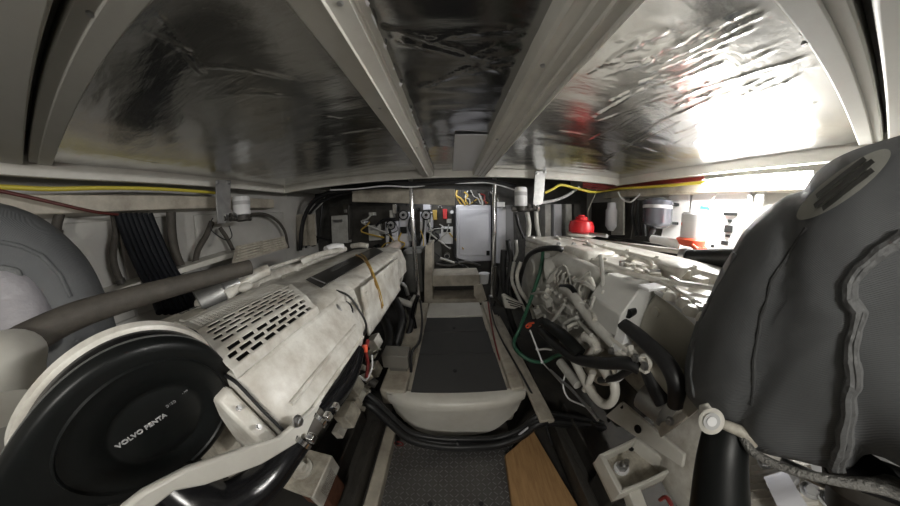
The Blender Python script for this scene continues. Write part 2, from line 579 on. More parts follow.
tr = thing('aisle_tray', 'moulded cream walkway tray with charcoal grip panels in the centre aisle', 'tray', (.02, 1.2, 0))
m = MB().box(-.31, .345, .80, 1.95, .0, .285)
m.build('base', GELD, tr, .03, seg=4)
# bullnose front lip
rows = []
for i in range(25):
    t = i / 24
    x = -.345 + .71 * t
    k = abs(2 * t - 1)
    dz = .0
    yb = .715 + .055 * k ** 4
    prof = [(.80, .30), (.765, .302), (yb + .012, .292), (yb, .27), (yb + .003, .235), (yb + .02, .11 + .10 * k ** 4), (yb + .004, .02 + .12 * k ** 4), (yb + .06, .0 + .12 * k ** 4), (.80, .0 + .12 * k ** 4)]
    xs = (x * (1 - .30 * 0))
    rows.append([Vector((x * (1.0 if z > .23 else 1.0 - .13 * min(1, (.23 - z) / .15)), y, z)) for y, z in prof])
MB().rings(rows).build('front_lip', GEL, tr, angle=60)
for s, (x0, x1) in ((-1, (-.385, -.245)), (1, (.285, .36))):
    MB().box(x0, x1, .78, 1.95, .20, .315).build('side_rail', GELD, tr, .012, seg=3)
q = [(-.222, .79, .302), (.268, .79, .302), (.262, 1.12, .302), (-.222, 1.12, .302)]
MB().prism([(x, y, .286) for x, y, z in q], (0, 0, .018)).build('grip_panel', MAT, tr, .003)
MB().box(-.224, .258, 1.125, 1.40, .286, .302).build('grip_panel', MAT, tr, .003)
MB().box(-.226, .252, 1.405, 1.64, .286, .302).build('grip_panel', MAT, tr, .003)
MB().lathe(P(455, 371, Z=.304), (0, 0, 1), [(0, .012), (.003, .012)], 16).build('finger_hole', BLACKM, tr)
MB().lathe(P(454, 328, Z=.304), (0, 0, 1), [(0, .012), (.003, .012)], 16).build('finger_hole', BLACKM, tr)
MB().box(-.23, .26, 1.65, 1.94, .286, .312).build('end_panel', GEL, tr, .005)
# outer flange on the right side
fl = MB().bar((.415, .60, .25), (.385, 1.75, .25), .05, .02)
fl.bar((.452, .60, .235), (.418, 1.75, .235), .03, .02)
one('flange_rail', fl, GELD, 'long cream rail beside the right edge of the walkway tray', 'rail', bevel=.004)

pl = []
for lab, a, b in (('left upright chrome handrail pole by the aisle steps', (-.385, 2.03, 1.62), (-.350, 2.0, .30)), ('right upright chrome handrail pole by the aisle steps', (.425, 2.02, 1.62), (.40, 1.98, .36))):
    t = thing('handrail_pole', lab, 'pole', b)
    MB().cyl(a, b, .021, seg=20).build('tube', CHROME, t)
    MB().lathe(b, (0, 0, 1), [(-.01, .035), (.0, .035), (.006, .02)], 20).build('foot_flange', STEEL, t)
    MB().lathe(a, (0, 0, -1), [(0, .035), (.012, .035), (.02, .02)], 20).build('top_flange', STEEL, t)
MB()
# steps at the end of the aisle
st = thing('boarding_steps', 'small grey steps at the far end of the aisle', 'steps', (.02, 2.2, .0))
MB().prism(LF('Y', 2.06, (425, 246), (432, 242), (433, 320), (424, 322)), (0, .26, 0)).build('side_board', GELD, st, .004)
MB().box(-.215, .285, 2.1, 2.40, .43, .55).build('upper_tread', GELD, st, .006)
MB().box(-.215, .285, 2.05, 2.34, .20, .30).build('lower_tread', GELD, st, .006)
MB().box(-.215, .285, 2.40, 2.42, -.1, .5).build('riser', DARK, st)
bk = thing('bucket', 'small white plastic tub on the far steps by the right pole', 'bucket', P(484, 284, Y=2.14))
c = P(484, 283, Y=2.14)
MB().lathe(c, (0, 0, 1), [(0, .045), (.10, .055), (.105, .058), (.11, .058)], 20).build('body', WHITE, bk)
one('document_box', MB().obox(P(470, 275, Y=2.2) , (.065, 0, 0), (0, .04, 0), (0, 0, .02)), mat('olive_card', (.22, .18, .05), .7), 'flat olive box on the upper far step', 'box', bevel=.003)
one('tilted_board', MB().prism(LF('Y', 2.03, (474, 286), (482, 284), (487, 300), (480, 303), (474, 296)), (0, .02, 0)), GELD, 'small cream board tilted against the right pole', 'board')

# black cable loom draped round the tray
lo = thing('cable_loom', 'thick black cable loom draped across the front of the tray', 'cables', (.0, .68, .05))
for k in range(7):
    off = Vector((0, -.016 * (k % 3), .019 * (k // 2)))
    pts = [P(352, 398, Y=.72), P(372, 404, Y=.70), P(392, 422, Y=.68), P(412, 438, Y=.655), P(440, 444, Y=.65), P(470, 445, Y=.65), P(498, 443, Y=.655), P(520, 434, Y=.66), P(540, 421, Y=.67), P(575, 424, Y=.69), P(600, 428, Y=.70)]
    pts = [p + off + Vector((0, 0, .004 * math.sin(i * 1.7 + k * 2))) for i, p in enumerate(pts)]
    MB().tube(pts, .015 + .003 * (k % 2), 10, 5).build('cable', BLACK, lo)
for px, py in ((458, 444), (398, 440)):
    MB().lathe(P(px, py, Y=.64) + Vector((-.006, 0, .01)), (1, 0, .05), [(0, .033), (.008, .033)], 16).build('cable_tie', BLACKM, lo)
MB().tube(L('Y', (512, 441, .63), (519, 435, .63), (528, 428, .635), (537, 426, .64)), .006, 8).build('bare_cable_end', LILAC, lo)
lp = P(399, 443, Y=.62)
MB().tube([lp + Vector((.022 * math.cos(a), -.004, .018 * math.sin(a))) for a in [i * math.pi / 4 for i in range(8)]], .003, 6, 3, closed=True).build('wire_loop', REDC, lo)

# engine bed rails
def bed(name, x, lab, sgn):
    t = thing(name, lab, 'rail', (x, .3, .02))
    MB().box(x - .04, x + .04, -.9, .78, .02, .03).build('flange', DSTEEL, t, .003)
    MB().box(x - .006 - sgn * .034, x + .006 - sgn * .034, -.9, .78, .02, .12).build('web', DSTEEL, t, .002)
    bolts(t, DSTEEL, [((x, y, .03), (0, 0, 1)) for y in (.15, .33, .52, .68)], .011)
    return t
bed('engine_bed_rail', -.44, 'dark steel engine bed rail on the left beside the cream stringer', -1)
bed('engine_bed_rail', -.56, 'inner dark steel bed rail under the left engine mount', -1)
bed('engine_bed_rail', .55, 'dark steel engine bed rail just right of the plywood board', 1)
bed('engine_bed_rail', .66, 'slotted dark steel bed rail next to the right engine mount', 1)

# grey junction box beside the aisle on the left with its cable
jb = thing('junction_box', 'small grey junction box on the left side of the aisle tray', 'box', P(398, 360, Y=.97))
c = P(397, 357, Y=.98)
MB().obox(c, (.075, 0, 0), (0, .05, 0), (0, 0, .045)).build('body', mat('box_grey', (.20, .19, .17), .5), jb, .006)
MB().obox(c + Vector((.01, 0, -.055)), (.05, 0, 0), (0, .045, 0), (0, 0, .02)).build('terminal_cover', mat('box_grey_b', (.15, .145, .13), .5), jb, .004)
MB().tube([P(411, 372, Y=.93), P(412, 352, Y=.98), P(420, 340, Y=1.1), P(422, 318, Y=1.4), P(420, 300, Y=1.7)], .008, 8).build('cable', BLACK, jb)

# ------------------------------------------------------------------ left engine
EL = thing('marine_engine', 'cream marine diesel engine left of the aisle with slotted cover and black name strip', 'engine', (-.65, .95, .0))


def loft(prof, ys, name, m, parent, bevel=.006, close=True):
    """profile of (x, z) swept along y; ys = list of y or (y, dx, dz)"""
    mb = MB()
    rs = []
    for y in ys:
        y, dx, dz = y if isinstance(y, tuple) else (y, 0, 0)
        rs.append([Vector((x + dx, y, z + dz)) for x, z in prof])
    mb.rings(rs)
    return mb.build(name, m, parent, bevel, seg=3)


MB().box(-1.0, -.46, .22, 1.66, .62, .84).build('engine_block', CREAMD, EL, .02)
MB().box(-1.0, -.66, .15, 1.72, .30, .62).build('lower_block', CREAMD, EL, .02)
MB().box(-.90, -.68, .3, 1.6, .08, .31).build('oil_sump', DARK, EL, .03)
cov = [(-.92, .80), (-.90, .86), (-.86, .890), (-.70, .900), (-.50, .902), (-.435, .896), (-.405, .875)]
loft(cov + [(-.385, .80), (-.38, .68), (-.42, .66), (-.46, .80)], [(.76, 0, 0), (1.44, .0, .012)], 'rocker_cover', CREAM, EL, .006)
mb_ = MB()
low = cov + [(-.40, .84), (-.44, .80)]
mb_.rings([[Vector((x, .500 + (-.41 - x) * .5 if x < -.41 else .50, z)) for x, z in low], [Vector((x, .765, z)) for x, z in low]])
mb_.build('rocker_cover', CREAM, EL, .006, seg=3)
# end of cover, angled tip
MB().prism([(-.86, 1.44, .90), (-.70, 1.44, .912), (-.50, 1.44, .914), (-.42, 1.44, .895), (-.385, 1.44, .80), (-.385, 1.44, .70), (-.86, 1.44, .70)], (0, .26, -.0)).build('end_cap', CREAM, EL, .012)
# name strip
q = [P(306, 280, Z=.9045), P(321, 288, Z=.9055), P(383, 251.8, Z=.9175), P(374.5, 247.4, Z=.9175)]
ns = MB().prism(q, (0, 0, .004)).build('name_strip', PLATE, EL, .001)
MB().prism([q[0].lerp(q[2], .04) + Vector((0, 0, .0035)), q[1].lerp(q[3], .04) + Vector((0, 0, .0035)), q[1].lerp(q[3], .04) + Vector((-.004, .01, .0035)), q[0].lerp(q[2], .04) + Vector((0, .01, .0035))], (0, 0, .0012)).build('edge_line', LETTER, ns)
text('lettering', 'VOLVO PENTA', .030, Vector((-.590, 1.02, .9150)), (-.02, 1, .018), (-1, 0, -.0), mat('faint_letter', (.10, .095, .09), .5) if 'faint_letter' not in MATS else MATS['faint_letter'], ns)
text('lettering', '1', .03, Vector((-.590, 1.38, .9215)), (-.02, 1, .018), (-1, 0, -.0), mat('faint_letter', (.10, .095, .09), .5) if 'faint_letter' not in MATS else MATS['faint_letter'], ns)

# slotted cover: real slots cut through a sheet
prof = [(-.90, .888), (-.74, .922), (-.575, .946), (-.468, .929), (-.415, .900), (-.411, .88)]
acc = [0]
for a, b in zip(prof, prof[1:]):
    acc.append(acc[-1] + math.hypot(b[0] - a[0], b[1] - a[1]))


def on_prof(s):
    for i in range(len(acc) - 1):
        if s <= acc[i + 1] + 1e-9:
            t = (s - acc[i]) / (acc[i + 1] - acc[i])
            return prof[i][0] + (prof[i + 1][0] - prof[i][0]) * t, prof[i][1] + (prof[i + 1][1] - prof[i][1]) * t
    return prof[-1]


# rows of slots along y; s is the distance across the cover
vs, fs = [], []
idx = {}
ys = [.20 + .0025 * i for i in range(int(.325 / .0025) + 1)]
ss = [i * acc[-1] / 150 for i in range(151)]


def is_slot(i, j):
    y, s = (ys[i] + ys[i + 1]) / 2, (ss[j] + ss[j + 1]) / 2
    yy = y + .25 * (s - acc[-1])
    S0 = acc[-1]
    if y < .215 or y > .505:
        return False
    if .02 < s < .315:          # fine mesh field
        if y > .51:
            return False
        r = int(s / .0105)
        return (s / .0105) % 1 > .48 and ((y / .022) + .5 * (r % 2)) % 1 > .28
    for s0_, n_, p_ in ((.336, 5, .0195), (.446, 3, .0175)):
        if s0_ < s < s0_ + n_ * p_:
            r = int((s - s0_) / p_)
            return ((s - s0_) / p_) % 1 < .56 and ((y / .043) + .5 * (r % 2)) % 1 > .24
    return False


def vid(i, j):
    if (i, j) not in idx:
        x, z = on_prof(ss[j])
        idx[(i, j)] = len(vs)
        vs.append((x, ys[i] + max(0, -.43 - x) * (.2 + .3 * (ys[i] - .2) / .325), z))
    return idx[(i, j)]


for i in range(len(ys) - 1):
    for j in range(len(ss) - 1):
        if not is_slot(i, j):
            fs.append((vid(i, j), vid(i + 1, j), vid(i + 1, j + 1), vid(i, j + 1)))
o = MB().add(vs, fs).build('slotted_cover', CREAM, EL, angle=50)
solidify(o, .0016, -1)
core = [(x, z - .032) for x, z in prof] + [(-.44, .74), (-.90, .74)]
mb_ = MB()
mb_.rings([[Vector((x + (.006 if x < -.9 else -.006), y + max(0, -.43 - x) * (.2 + .3 * (y - .2) / .325), z)) for x, z in core] for y in (.207, .518)])
mb_.build('slot_backing', BLACK, EL)  # black backing added so the slots show a painted inner shade
# lower side housing (beige) with folds
loft([(-.445, .885), (-.405, .880), (-.362, .822), (-.326, .755), (-.330, .715), (-.352, .685), (-.46, .62)], [(.20, -.02, -.0), (.24, -.004, 0), (.62, .0, .0), (.68, -.02, .01)], 'side_housing', CREAM, EL, .008)
loft([(-.47, .86), (-.43, .855), (-.385, .80), (-.355, .745), (-.36, .70), (-.47, .66)], [(.158, -.025, -.012), (.195, -.012, 0)], 'end_housing', CREAM, EL, .008)
MB().tube([(-.45, .198, .88), (-.412, .198, .868), (-.372, .198, .812), (-.340, .198, .752), (-.355, .198, .70)], .004, 8).build('gasket', BLACK, EL)
MB().tube([(-.44, .688, .895), (-.39, .688, .875), (-.355, .688, .82), (-.335, .688, .755), (-.36, .68, .70)], .0045, 8).build('gasket', BLACK, EL)
for a, b in (((-.345, .25, .790), (-.345, .62, .790)), ((-.324, .25, .745), (-.324, .62, .745))):
    MB().tube([a, b], .006, 8, 1).build('rib', CREAM, EL)
bolts(EL, STEEL, [((-.415, .175, .825), (.8, 0, .6)), ((-.380, .175, .785), (.8, 0, .6)), ((-.360, .17, .745), (.9, 0, .3))], .0045)

# elbow and thermostat housing between the covers
MB().tube([(-.44, .56, .835), (-.425, .62, .835), (-.415, .67, .815), (-.415, .71, .77), (-.43, .73, .70)], [.042, .042, .042, .040, .040], 16, 5).build('coolant_elbow', CREAM, EL)
MB().lathe((-.427, .61, .835), (.25, 1, 0), [(0, .046), (.012, .046)], 20).build('hose_clamp', STEEL, EL)
MB().lathe((-.415, .665, .817), (.1, 1, -.55), [(0, .045), (.008, .045)], 20).build('hose_clamp', BLACKM, EL)
MB().ell((-.42, .76, .73), (.05, .06, .06)).build('thermostat_housing', CREAM, EL)
# lumpy side plate under the far cover
m = MB()
rows = []
for i in range(24):
    y = .762 + .60 * i / 23
    row = []
    for j in range(14):
        z = .885 - .225 * j / 13
        row.append(Vector((-.372 + .006 * noise.noise(Vector((y * 18, z * 22, 2))), y, z)))
    rows.append(row)
o = m.sheet(rows).build('side_plate', CREAM, EL, angle=50)
solidify(o, .01, 1)
bolts(EL, CREAM, [((-.366, y, z), (1, 0, 0)) for y, z in ((.79, .85), (.79, .69), (.95, .68), (1.12, .68), (1.32, .69), (1.32, .84), (1.05, .85))], .008)
MB().tube(L('Z', (356, 255, .925), (361, 257, .925)) + LF('X', -.362, (367, 263), (373, 276), (378, 292), (382, 308)), .0055, 8).build('tan_wire', TAN, EL)
MB().tube(L('Z', (361, 254, .925), (365, 257, .925)) + LF('X', -.360, (370, 266), (375, 278), (380, 292), (383, 306)), .004, 8).build('tan_wire', GOLD, EL)
# stack on the far end of the engine
MB().cyl(P(384, 254, Y=1.78), P(397, 245, Y=1.98), .05).build('exhaust_stub', mat('pinkish_enamel', (.42, .37, .33), .5), EL)
MB().tube(LF('Y', 1.7, (392, 265), (402, 268), (401, 280), (396, 287)), .013, 8).build('pipe', CREAM, EL)
MB().tube(LF('Y', 1.75, (395, 282), (404, 285), (408, 295)), .018, 8).build('pipe', STEEL, EL)
for a, b, r in (((398, 300), (412, 305), .025), ((400, 312), (410, 318), .02)):
    MB().cyl(P(*a, Y=1.5), P(*b, Y=1.5), r).build('fitting', GREYE, EL)
# lifting and clutter on the far top of the cover
MB().tube(L('Z', (302, 262, .93), (312, 257, .95), (330, 252, .95), (345, 249, .94)), .02, 10).build('breather_pipe', CREAM, EL)
MB().tube(L('Z', (326, 250, .96), (334, 247, .97), (343, 247, .96)), .028, 12).build('filler_neck', WHITE, EL)
MB().tube(L('Z', (352, 246, .95), (360, 245, .96), (368, 246, .95)), .02, 10).build('breather_pipe', CREAM, EL)
for k in range(7):
    y = .60 + k * .17
    MB().box(-.99, -.90, y, y + .12, .80, .875).build('inlet_runner', CREAM, EL, .012)
MB().tube([(-1.02, .45, .86), (-1.02, 1.0, .875), (-1.0, 1.7, .87)], .045, 14).build('inlet_manifold', CREAM, EL)
MB().tube([(-.93, .62, .945), (-.93, 1.1, .945), (-.90, 1.55, .93)], .010, 8).build('fuel_line', CREAM, EL)
# turbo area beside the slotted cover
MB().lathe(P(212, 297, X=-.98), (.3, 1, .2), [(-.06, .05), (-.02, .055), (.05, .055), (.06, .045), (.13, .045)], 20).build('turbo_outlet', ALU, EL)
MB().tube(L('X', (225, 296, -.93), (240, 285, -.92), (256, 275, -.90), (268, 270, -.88)), [.03, .022, .03, .028], 14).build('charge_pipe', CREAM, EL)
MB().ell(P(245, 287, X=-.90), (.03, .04, .02)).build('bracket_boss', GEL, EL)
m = MB().prism([(-1.07, .05, .86), (-.80, .03, .88), (-.78, .22, .885), (-.84, .40, .885), (-1.02, .42, .86)], (0, 0, .02))
m.build('heat_shield', CREAMD, EL, .006)
for k in range(9):
    y = .13 + k * .02
    MB().box(-.84, -.80, y, y + .006, .90, .91).build('shield_rib', CREAM, EL)
text('lettering', 'DIESEL', .028, Vector((-.90, .36, .909)), (0, 1, 0), (-1, 0, 0), DLETTER, EL)

# air filter drum
AF = thing('air_filter', 'large round black air filter drum on the near end of the left engine', 'filter', (-.55, .05, .83))
DS = .80
cc, nn = EYE + (Vector((-.600, .072, .790)) - EYE) * DS, Vector((.936, -.151, -.318)).normalized()
MB().lathe(cc, -nn, [(a_ * DS, b_ * DS) for a_, b_ in [(.000, 0.0), (.000, .088), (.003, .092), (.003, .106), (-.001, .110), (-.001, .165), (-.006, .167), (-.006, .168), (-.001, .170), (.000, .186), (.002, .197), (.007, .202), (.030, .202)]], 96).build('lid', BLACKM, AF, angle=60)
MB().lathe(cc - nn * .030 * DS, -nn, [(a_ * DS, b_ * DS) for a_, b_ in [(0, .15), (0, .203), (.004, .203), (.004, .15)]], 96).build('clamp_ring', ALU, AF)
MB().lathe(cc - nn * .036 * DS, -nn, [(a_ * DS, b_ * DS) for a_, b_ in [(0, .15), (.0, .193), (.034, .193), (.034, .15)]], 96).build('drum', BLACKG, AF, angle=60)
MB().lathe(cc - nn * .070 * DS, -nn, [(a_ * DS, b_ * DS) for a_, b_ in [(0, .05), (0, .192), (.006, .200), (.022, .202), (.028, .192), (.028, .05)]], 96).build('backplate', CREAM, AF)
MB().lathe(cc - nn * .098 * DS, -nn, [(a_ * DS, b_ * DS) for a_, b_ in [(0, .13), (.10, .12)]], 40).build('intake_duct', HOSE, AF)
tx = (P(163, 414, D=.6) - P(122, 447, D=.6))
tx = (tx - nn * tx.dot(nn)).normalized()
ty = nn.cross(tx)


def on_lid(px, py):
    v = ray(px, py)
    return EYE + v * ((cc + nn * .001 - EYE).dot(nn) / v.dot(nn))


text('lettering', 'VOLVO PENTA', .0125, on_lid(143, 430), tx, ty, LETTER, AF, bold=.0003)
text('lettering', 'D12D', .0075, on_lid(171, 404), tx, ty, mat('dim_letter', (.2, .2, .2), .5), AF)
text('lettering', '- MP', .006, on_lid(185, 392), tx, ty, MATS['dim_letter'], AF)
for px, py in ((28, 428),):
    p = cc - nn * .02 * DS + (P(px, py, D=.7) - cc).normalized() * .190 * DS
    MB().obox(p, Vector((.012, 0, .006)), Vector((0, .02, 0)), Vector((-.002, 0, .006))).build('clip', STEEL, AF, .002)

# long insulated hose over the filter
one('breather_hose', MB().tube([P(14, 352, X=-.93), P(30, 338, X=-.95), P(75, 316, X=-.95), P(125, 300, X=-.93), P(180, 285, X=-.90), P(220, 275, X=-.87), P(250, 267, X=-.84)], [.034, .038, .036, .034, .032, .032, .031], 18, 6), HOSE, 'long thick brown-grey hose running over the left engine towards the far end', 'hose')
one('pipe_cone', MB().tube([P(-30, 420, X=-.80), P(-5, 372, X=-.86), P(16, 350, X=-.92)], [.07, .062, .05], 20), GEL, 'pale tapered pipe end at the left edge joining the long grey hose', 'pipe')

# lower hose with clamps, strap bracket
rh = thing('raw_water_hose', 'glossy black hose with steel clamps bending under the left engine', 'hose', (-.40, .3, .6))
MB().tube([P(357, 350, X=-.335), P(352, 366, X=-.325), P(343, 384, X=-.325), P(331, 400, X=-.325), P(318, 414, X=-.33)], [.026, .030, .032, .032, .032], 18, 5).build('upper_hose', BLACKG, rh)
MB().tube([P(320, 411, X=-.33), P(298, 438, X=-.345)], [.030, .030], 18, 1).build('pipe_joint', HOSE, rh)
MB().tube([P(299, 437, X=-.345), P(285, 455, X=-.36), P(270, 474, X=-.37), P(250, 492, X=-.38), P(225, 505, X=-.40), P(200, 498, X=-.43), P(175, 480, X=-.47)], [.034, .036, .038, .042, .044, .044, .042], 20, 6).build('lower_hose', BLACKG, rh)
for (a, b) in (((324, 407), (321, 411)), ((316, 416), (313, 420)), ((299, 437), (296, 441))):
    p, q = P(*a, X=-.333), P(*b, X=-.336)
    MB().lathe(p, q - p, [(0, .0345), (.011, .0345)], 22).build('hose_clamp', CHROME, rh)
    MB().obox(p + Vector((.038, 0, .012)), (.008, 0, 0), (0, .009, 0), (0, 0, .009)).build('clamp_screw', CHROME, rh, .002)
sb = thing('support_strap', 'cream flat support bar bent along the side of the left engine above the black hose', 'bracket', (-.33, .3, .7))
m = MB()
poly = LF('X', -.318, (333, 392), (341, 396), (342, 402), (306, 438), (262, 465), (205, 486), (175, 492), (150, 512), (120, 512), (145, 492), (190, 468), (250, 447), (280, 438), (296, 424))
m.prism(poly, (-.012, 0, 0)).build('bar', GEL, sb, .004)
bolts(sb, STEEL, [(P(336, 398, X=-.316), (1, 0, 0)), (P(297, 421, X=-.316), (1, 0, 0))], .010)

# near mount with big bolt
ml = thing('engine_mount', 'cream left engine mount with a big bolt washer beside the black hose', 'mount', (-.52, .28, .05))
a = P(302, 468, Z=.30)
m = MB().obox(a + Vector((0, 0, -.02)), (.085, 0, .0), (0, .09, 0), (0, 0, .012))
m.build('top_plate', CREAMD, ml, .004)
MB().obox(a + Vector((.078, 0, -.06)), (.012, 0, 0), (0, .09, 0), (0, 0, .05)).build('side_plate', CREAM, ml, .004)
MB().obox(a + Vector((.02, 0, -.13)), (.07, 0, 0), (0, .06, 0), (0, 0, .10)).build('rubber_block', RUST, ml, .01)
MB().lathe(a + Vector((-.005, 0, -.008)), (0, 0, 1), [(0, .046), (.008, .046), (.008, .034), (.013, .034)], 24).build('washer', CREAM, ml)
MB().lathe(a + Vector((-.005, 0, .004)), (0, 0, 1), [(0, .026), (.022, .026), (.026, .021)], 6).build('nut', CREAM, ml)
MB().lathe(a + Vector((-.005, 0, .024)), (0, 0, 1), [(0, .009), (.02, .009)], 12).build('stud', CREAM, ml)
MB().tube([a + Vector((-.10, -.08, .0)), a + Vector((-.09, 0, .02)), a + Vector((-.08, .07, .0))], .02, 10).build('casting', CREAMD, ml)

# castings below the side housing
random.seed(3)
for k in range(30):
    px = random.uniform(338, 376)
    py = 345 + (376 - px) * 1.9 + random.uniform(-18, 26)
    x = -.40 - random.uniform(0, .08)
    p = P(px, py, X=x)
    sz = random.uniform(.012, .030)
    if k % 3 == 0:
        MB().cyl(p, p + Vector((.03, random.uniform(-.03, .03), random.uniform(-.02, .02))), sz, sz * .8, 12).build('plug', random.choice([CREAMD, DSTEEL, CREAM]), EL)
    elif k % 3 == 1:
        MB().obox(p, Vector((sz, 0, sz * .4)), Vector((0, sz * 1.6, 0)), Vector((-sz * .4, 0, sz * 1.2))).build('lug', random.choice([CREAMD, CREAM]), EL, .004)
    else:
        MB().tube([p, p + Vector((.01, .04, -.01)), p + Vector((0, .08, -.04))], sz * .5, 10, 4).build('pipe', random.choice([BLACK, CREAMD, DSTEEL]), EL)
MB().tube(LF('X', -.325, (368, 340), (366, 352), (368, 365), (366, 378)), .007, 8).build('sensor_wire', REDC, EL)
MB().cyl(P(365, 345, X=-.318), P(365, 352, X=-.318), .010).build('sensor_plug', ORANGE, EL)
MB().tube(LF('X', -.32, (372, 355), (372, 368), (366, 380), (360, 376)), .004, 8).build('white_wire', WHITE, EL)
# big black hoses standing between left engine and aisle
for k, (pts, r) in enumerate(((((384, 318), (390, 336), (386, 356), (378, 372), (372, 390)), .035), (((395, 300), (402, 318), (398, 340), (390, 362)), .032), (((405, 300), (412, 320), (406, 340)), .022))):
    ys_ = (1.35, 1.2, 1.1, 1.0, .9)
    pp = [P(a, b, Y=y + k * .12) for (a, b), y in zip(pts, ys_)]
    one('cooling_hose', MB().tube(pp, r, 14, 5), BLACK, ['thick black hose standing between the left engine and the junction box', 'second black hose, closer to the aisle steps than the thickest one', 'thinnest of the black hoses beside the left pole'][k], 'hose', 'black hoses left of the aisle')
gb = thing('gearbox_cover', 'grey box-shaped gearbox cover behind the left pole', 'box', P(412, 290, Y=2.1))
MB().prism(LF('Y', 2.12, (403, 255), (421, 252), (423, 292), (405, 293)), (0, .25, 0)).build('body', mat('gear_grey', (.13, .13, .12), .5, noise_amt=.5), gb, .01)
MB().prism(LF('Y', 2.10, (403, 251), (422, 249), (422, 253), (403, 255)), (0, .27, 0)).build('lid', mat('lid_grey', (.25, .25, .24), .4), gb, .004)
MB().cyl(P(408, 303, Y=1.9), P(416, 304, Y=1.9), .05).build('shaft_seal', GREYE, gb)

# insulated exhaust elbow, left
xj = thing('exhaust_jacket', 'grey quilted insulation jacket bent around the exhaust elbow at the left edge', 'insulation', (-1.3, .0, .95))
cen = P(8, 318, X=-1.25)
pts = [P(116, 345, X=-1.22), P(100, 320, X=-1.25), P(75, 280, X=-1.3), P(30, 250, X=-1.3), P(-20, 245, X=-1.3), P(-70, 262, X=-1.3)]
main = MB().tube([P(84, 356, X=-1.2), P(72, 322, X=-1.22), P(50, 284, X=-1.25), P(10, 257, X=-1.25), P(-40, 250, X=-1.25), P(-90, 270, X=-1.25)], [.118, .125, .130, .132, .132, .13], 28, 8).build('jacket', FABRIC, xj, angle=80)


def bvh(o):
    me = o.data
    off = WL[o.name]
    return BVHTree.FromPolygons([v.co + off for v in me.vertices], [tuple(p.vertices) for p in me.polygons])


def cast(tree, px, py, lift=.0):
    v = ray(px, py)
    h = tree.ray_cast(EYE, v, 10)
    return (h[0] + h[1] * lift * (1 if h[1].dot(v) < 0 else -1)) if h[0] else None


def seam(tree, pts, r, name, m, parent, lift=.002, wob=0.0, seg=8, n=8):
    out = []
    for i in range(len(pts) - 1):
        for k in range(n):
            t = k / n
            a, b = pts[i], pts[i + 1]
            p = cast(tree, a[0] + (b[0] - a[0]) * t, a[1] + (b[1] - a[1]) * t, lift)
            if p is not None:
                w = noise.noise(p * 35) * wob
                out.append(p + Vector((0, w, w * .6)))
    if len(out) > 2:
        return MB().tube(out, [r * (1 + .35 * noise.noise(p * 60)) for p in out] if wob else r, seg, 2).build(name, m, parent)


tj = bvh(main)
seam(tj, [(0, 242), (20, 246), (42, 256), (60, 275), (72, 300)], .006, 'seam', FABRIC, xj, .001)
seam(tj, [(0, 268), (14, 272), (26, 288), (33, 310), (38, 328)], .009, 'edge_seam', FABRICL, xj, .002, .004)
# lining seen inside the bend
MB().tube([P(42, 345, X=-1.12), P(30, 330, X=-1.12), P(20, 300, X=-1.15), P(5, 285, X=-1.15), P(-20, 285, X=-1.15)], [.05, .06, .055, .05, .05], 16, 5).build('lining', mat('lining_grey', (.33, .32, .34), .5, bump=.8, bscale=40), xj)
MB().cyl(P(5, 318, X=-1.2), P(5, 318, X=-1.1), .055).build('inner_flange', GREYE, xj)

# ------------------------------------------------------------------ left side wall
for k, (px0, px1, xw) in enumerate(((64, 118, -1.97), (120, 168, -1.97), (196, 285, -1.97))):
    a, b = P(px0, 240, X=xw), P(px1, 240, X=xw)
    one('liner_panel', MB().box(xw - .005, xw + .012, a.y, b.y, .72, 1.32), HULL, ['pale hull liner panel directly right of the grey jacket', 'narrow pale hull liner panel behind the black cable bundle', 'pale hull liner panel under the left fuel filter'][k], 'panel', bevel=.02)
m = thing('battery_cables', 'wide flat bundle of black battery cables slanting down the left wall', 'cables', P(140, 260, X=-1.8))
for k in range(7):
    u = k / 6
    pts = [P(118 + 31 * u, 214, X=-1.80), P(127 + 33 * u, 240, X=-1.78), P(140 + 34 * u, 270, X=-1.72), P(152 + 36 * u, 292, X=-1.62), P(160 + 38 * u, 312, X=-1.5)]
    MB().tube(pts, .024, 10, 4).build('cable', mat('navy_black%d' % k, (.006, .007, .010), .6, spec=.2) if k == 0 else MATS['navy_black0'], m)
hs = [(((60, 214), (57, 224), (56, 236)), .022, 'short dark hose dropping behind the grey jacket on the left'), (((114, 214), (116, 232), (113, 252), (115, 268), (122, 284)), .022, 'dark curved hose on the left wall beside the flat cable bundle'),
      (((171, 212), (172, 235), (176, 255), (184, 272)), .034, 'thick dark hose on the left wall right of the cable bundle'), (((212, 222), (206, 236), (198, 250), (195, 266)), .024, 'dark hose hanging left from the left filter bracket'),
      (((220, 228), (228, 240), (236, 256)), .018, 'dark hose slanting right from the left filter bracket'), (((240, 216), (262, 214), (276, 220), (285, 232), (288, 248)), .016, 'thin dark hose arching right of the left fuel filter')]
for pts, r, lab in hs:
    t = thing('wall_hose', lab, 'hose', P(*pts[1], X=-1.8), 'dark hoses on the left wall')
    MB().tube(LF('X', -1.85, *pts), r, 12, 5).build('hose', HOSE, t)
    p, q = P(*pts[-1], X=-1.85), P(*pts[-2], X=-1.85)
    MB().lathe(p, q - p, [(0, r * 1.25), (.03, r * 1.25)], 14).build('clamp', DSTEEL, t)
one('panel_shelf', MB().prism([P(104, 294, X=-1.7), P(285, 238, X=-1.7), P(285, 243, X=-1.7), P(104, 300, X=-1.7)], (-.27, 0, 0)), GEL, 'long narrow cream shelf at the foot of the left wall panels', 'shelf', bevel=.003)
rk = thing('slatted_grille', 'cream slatted grille leaning behind the left engine below the wall panel', 'grille', P(255, 250, X=-1.5))
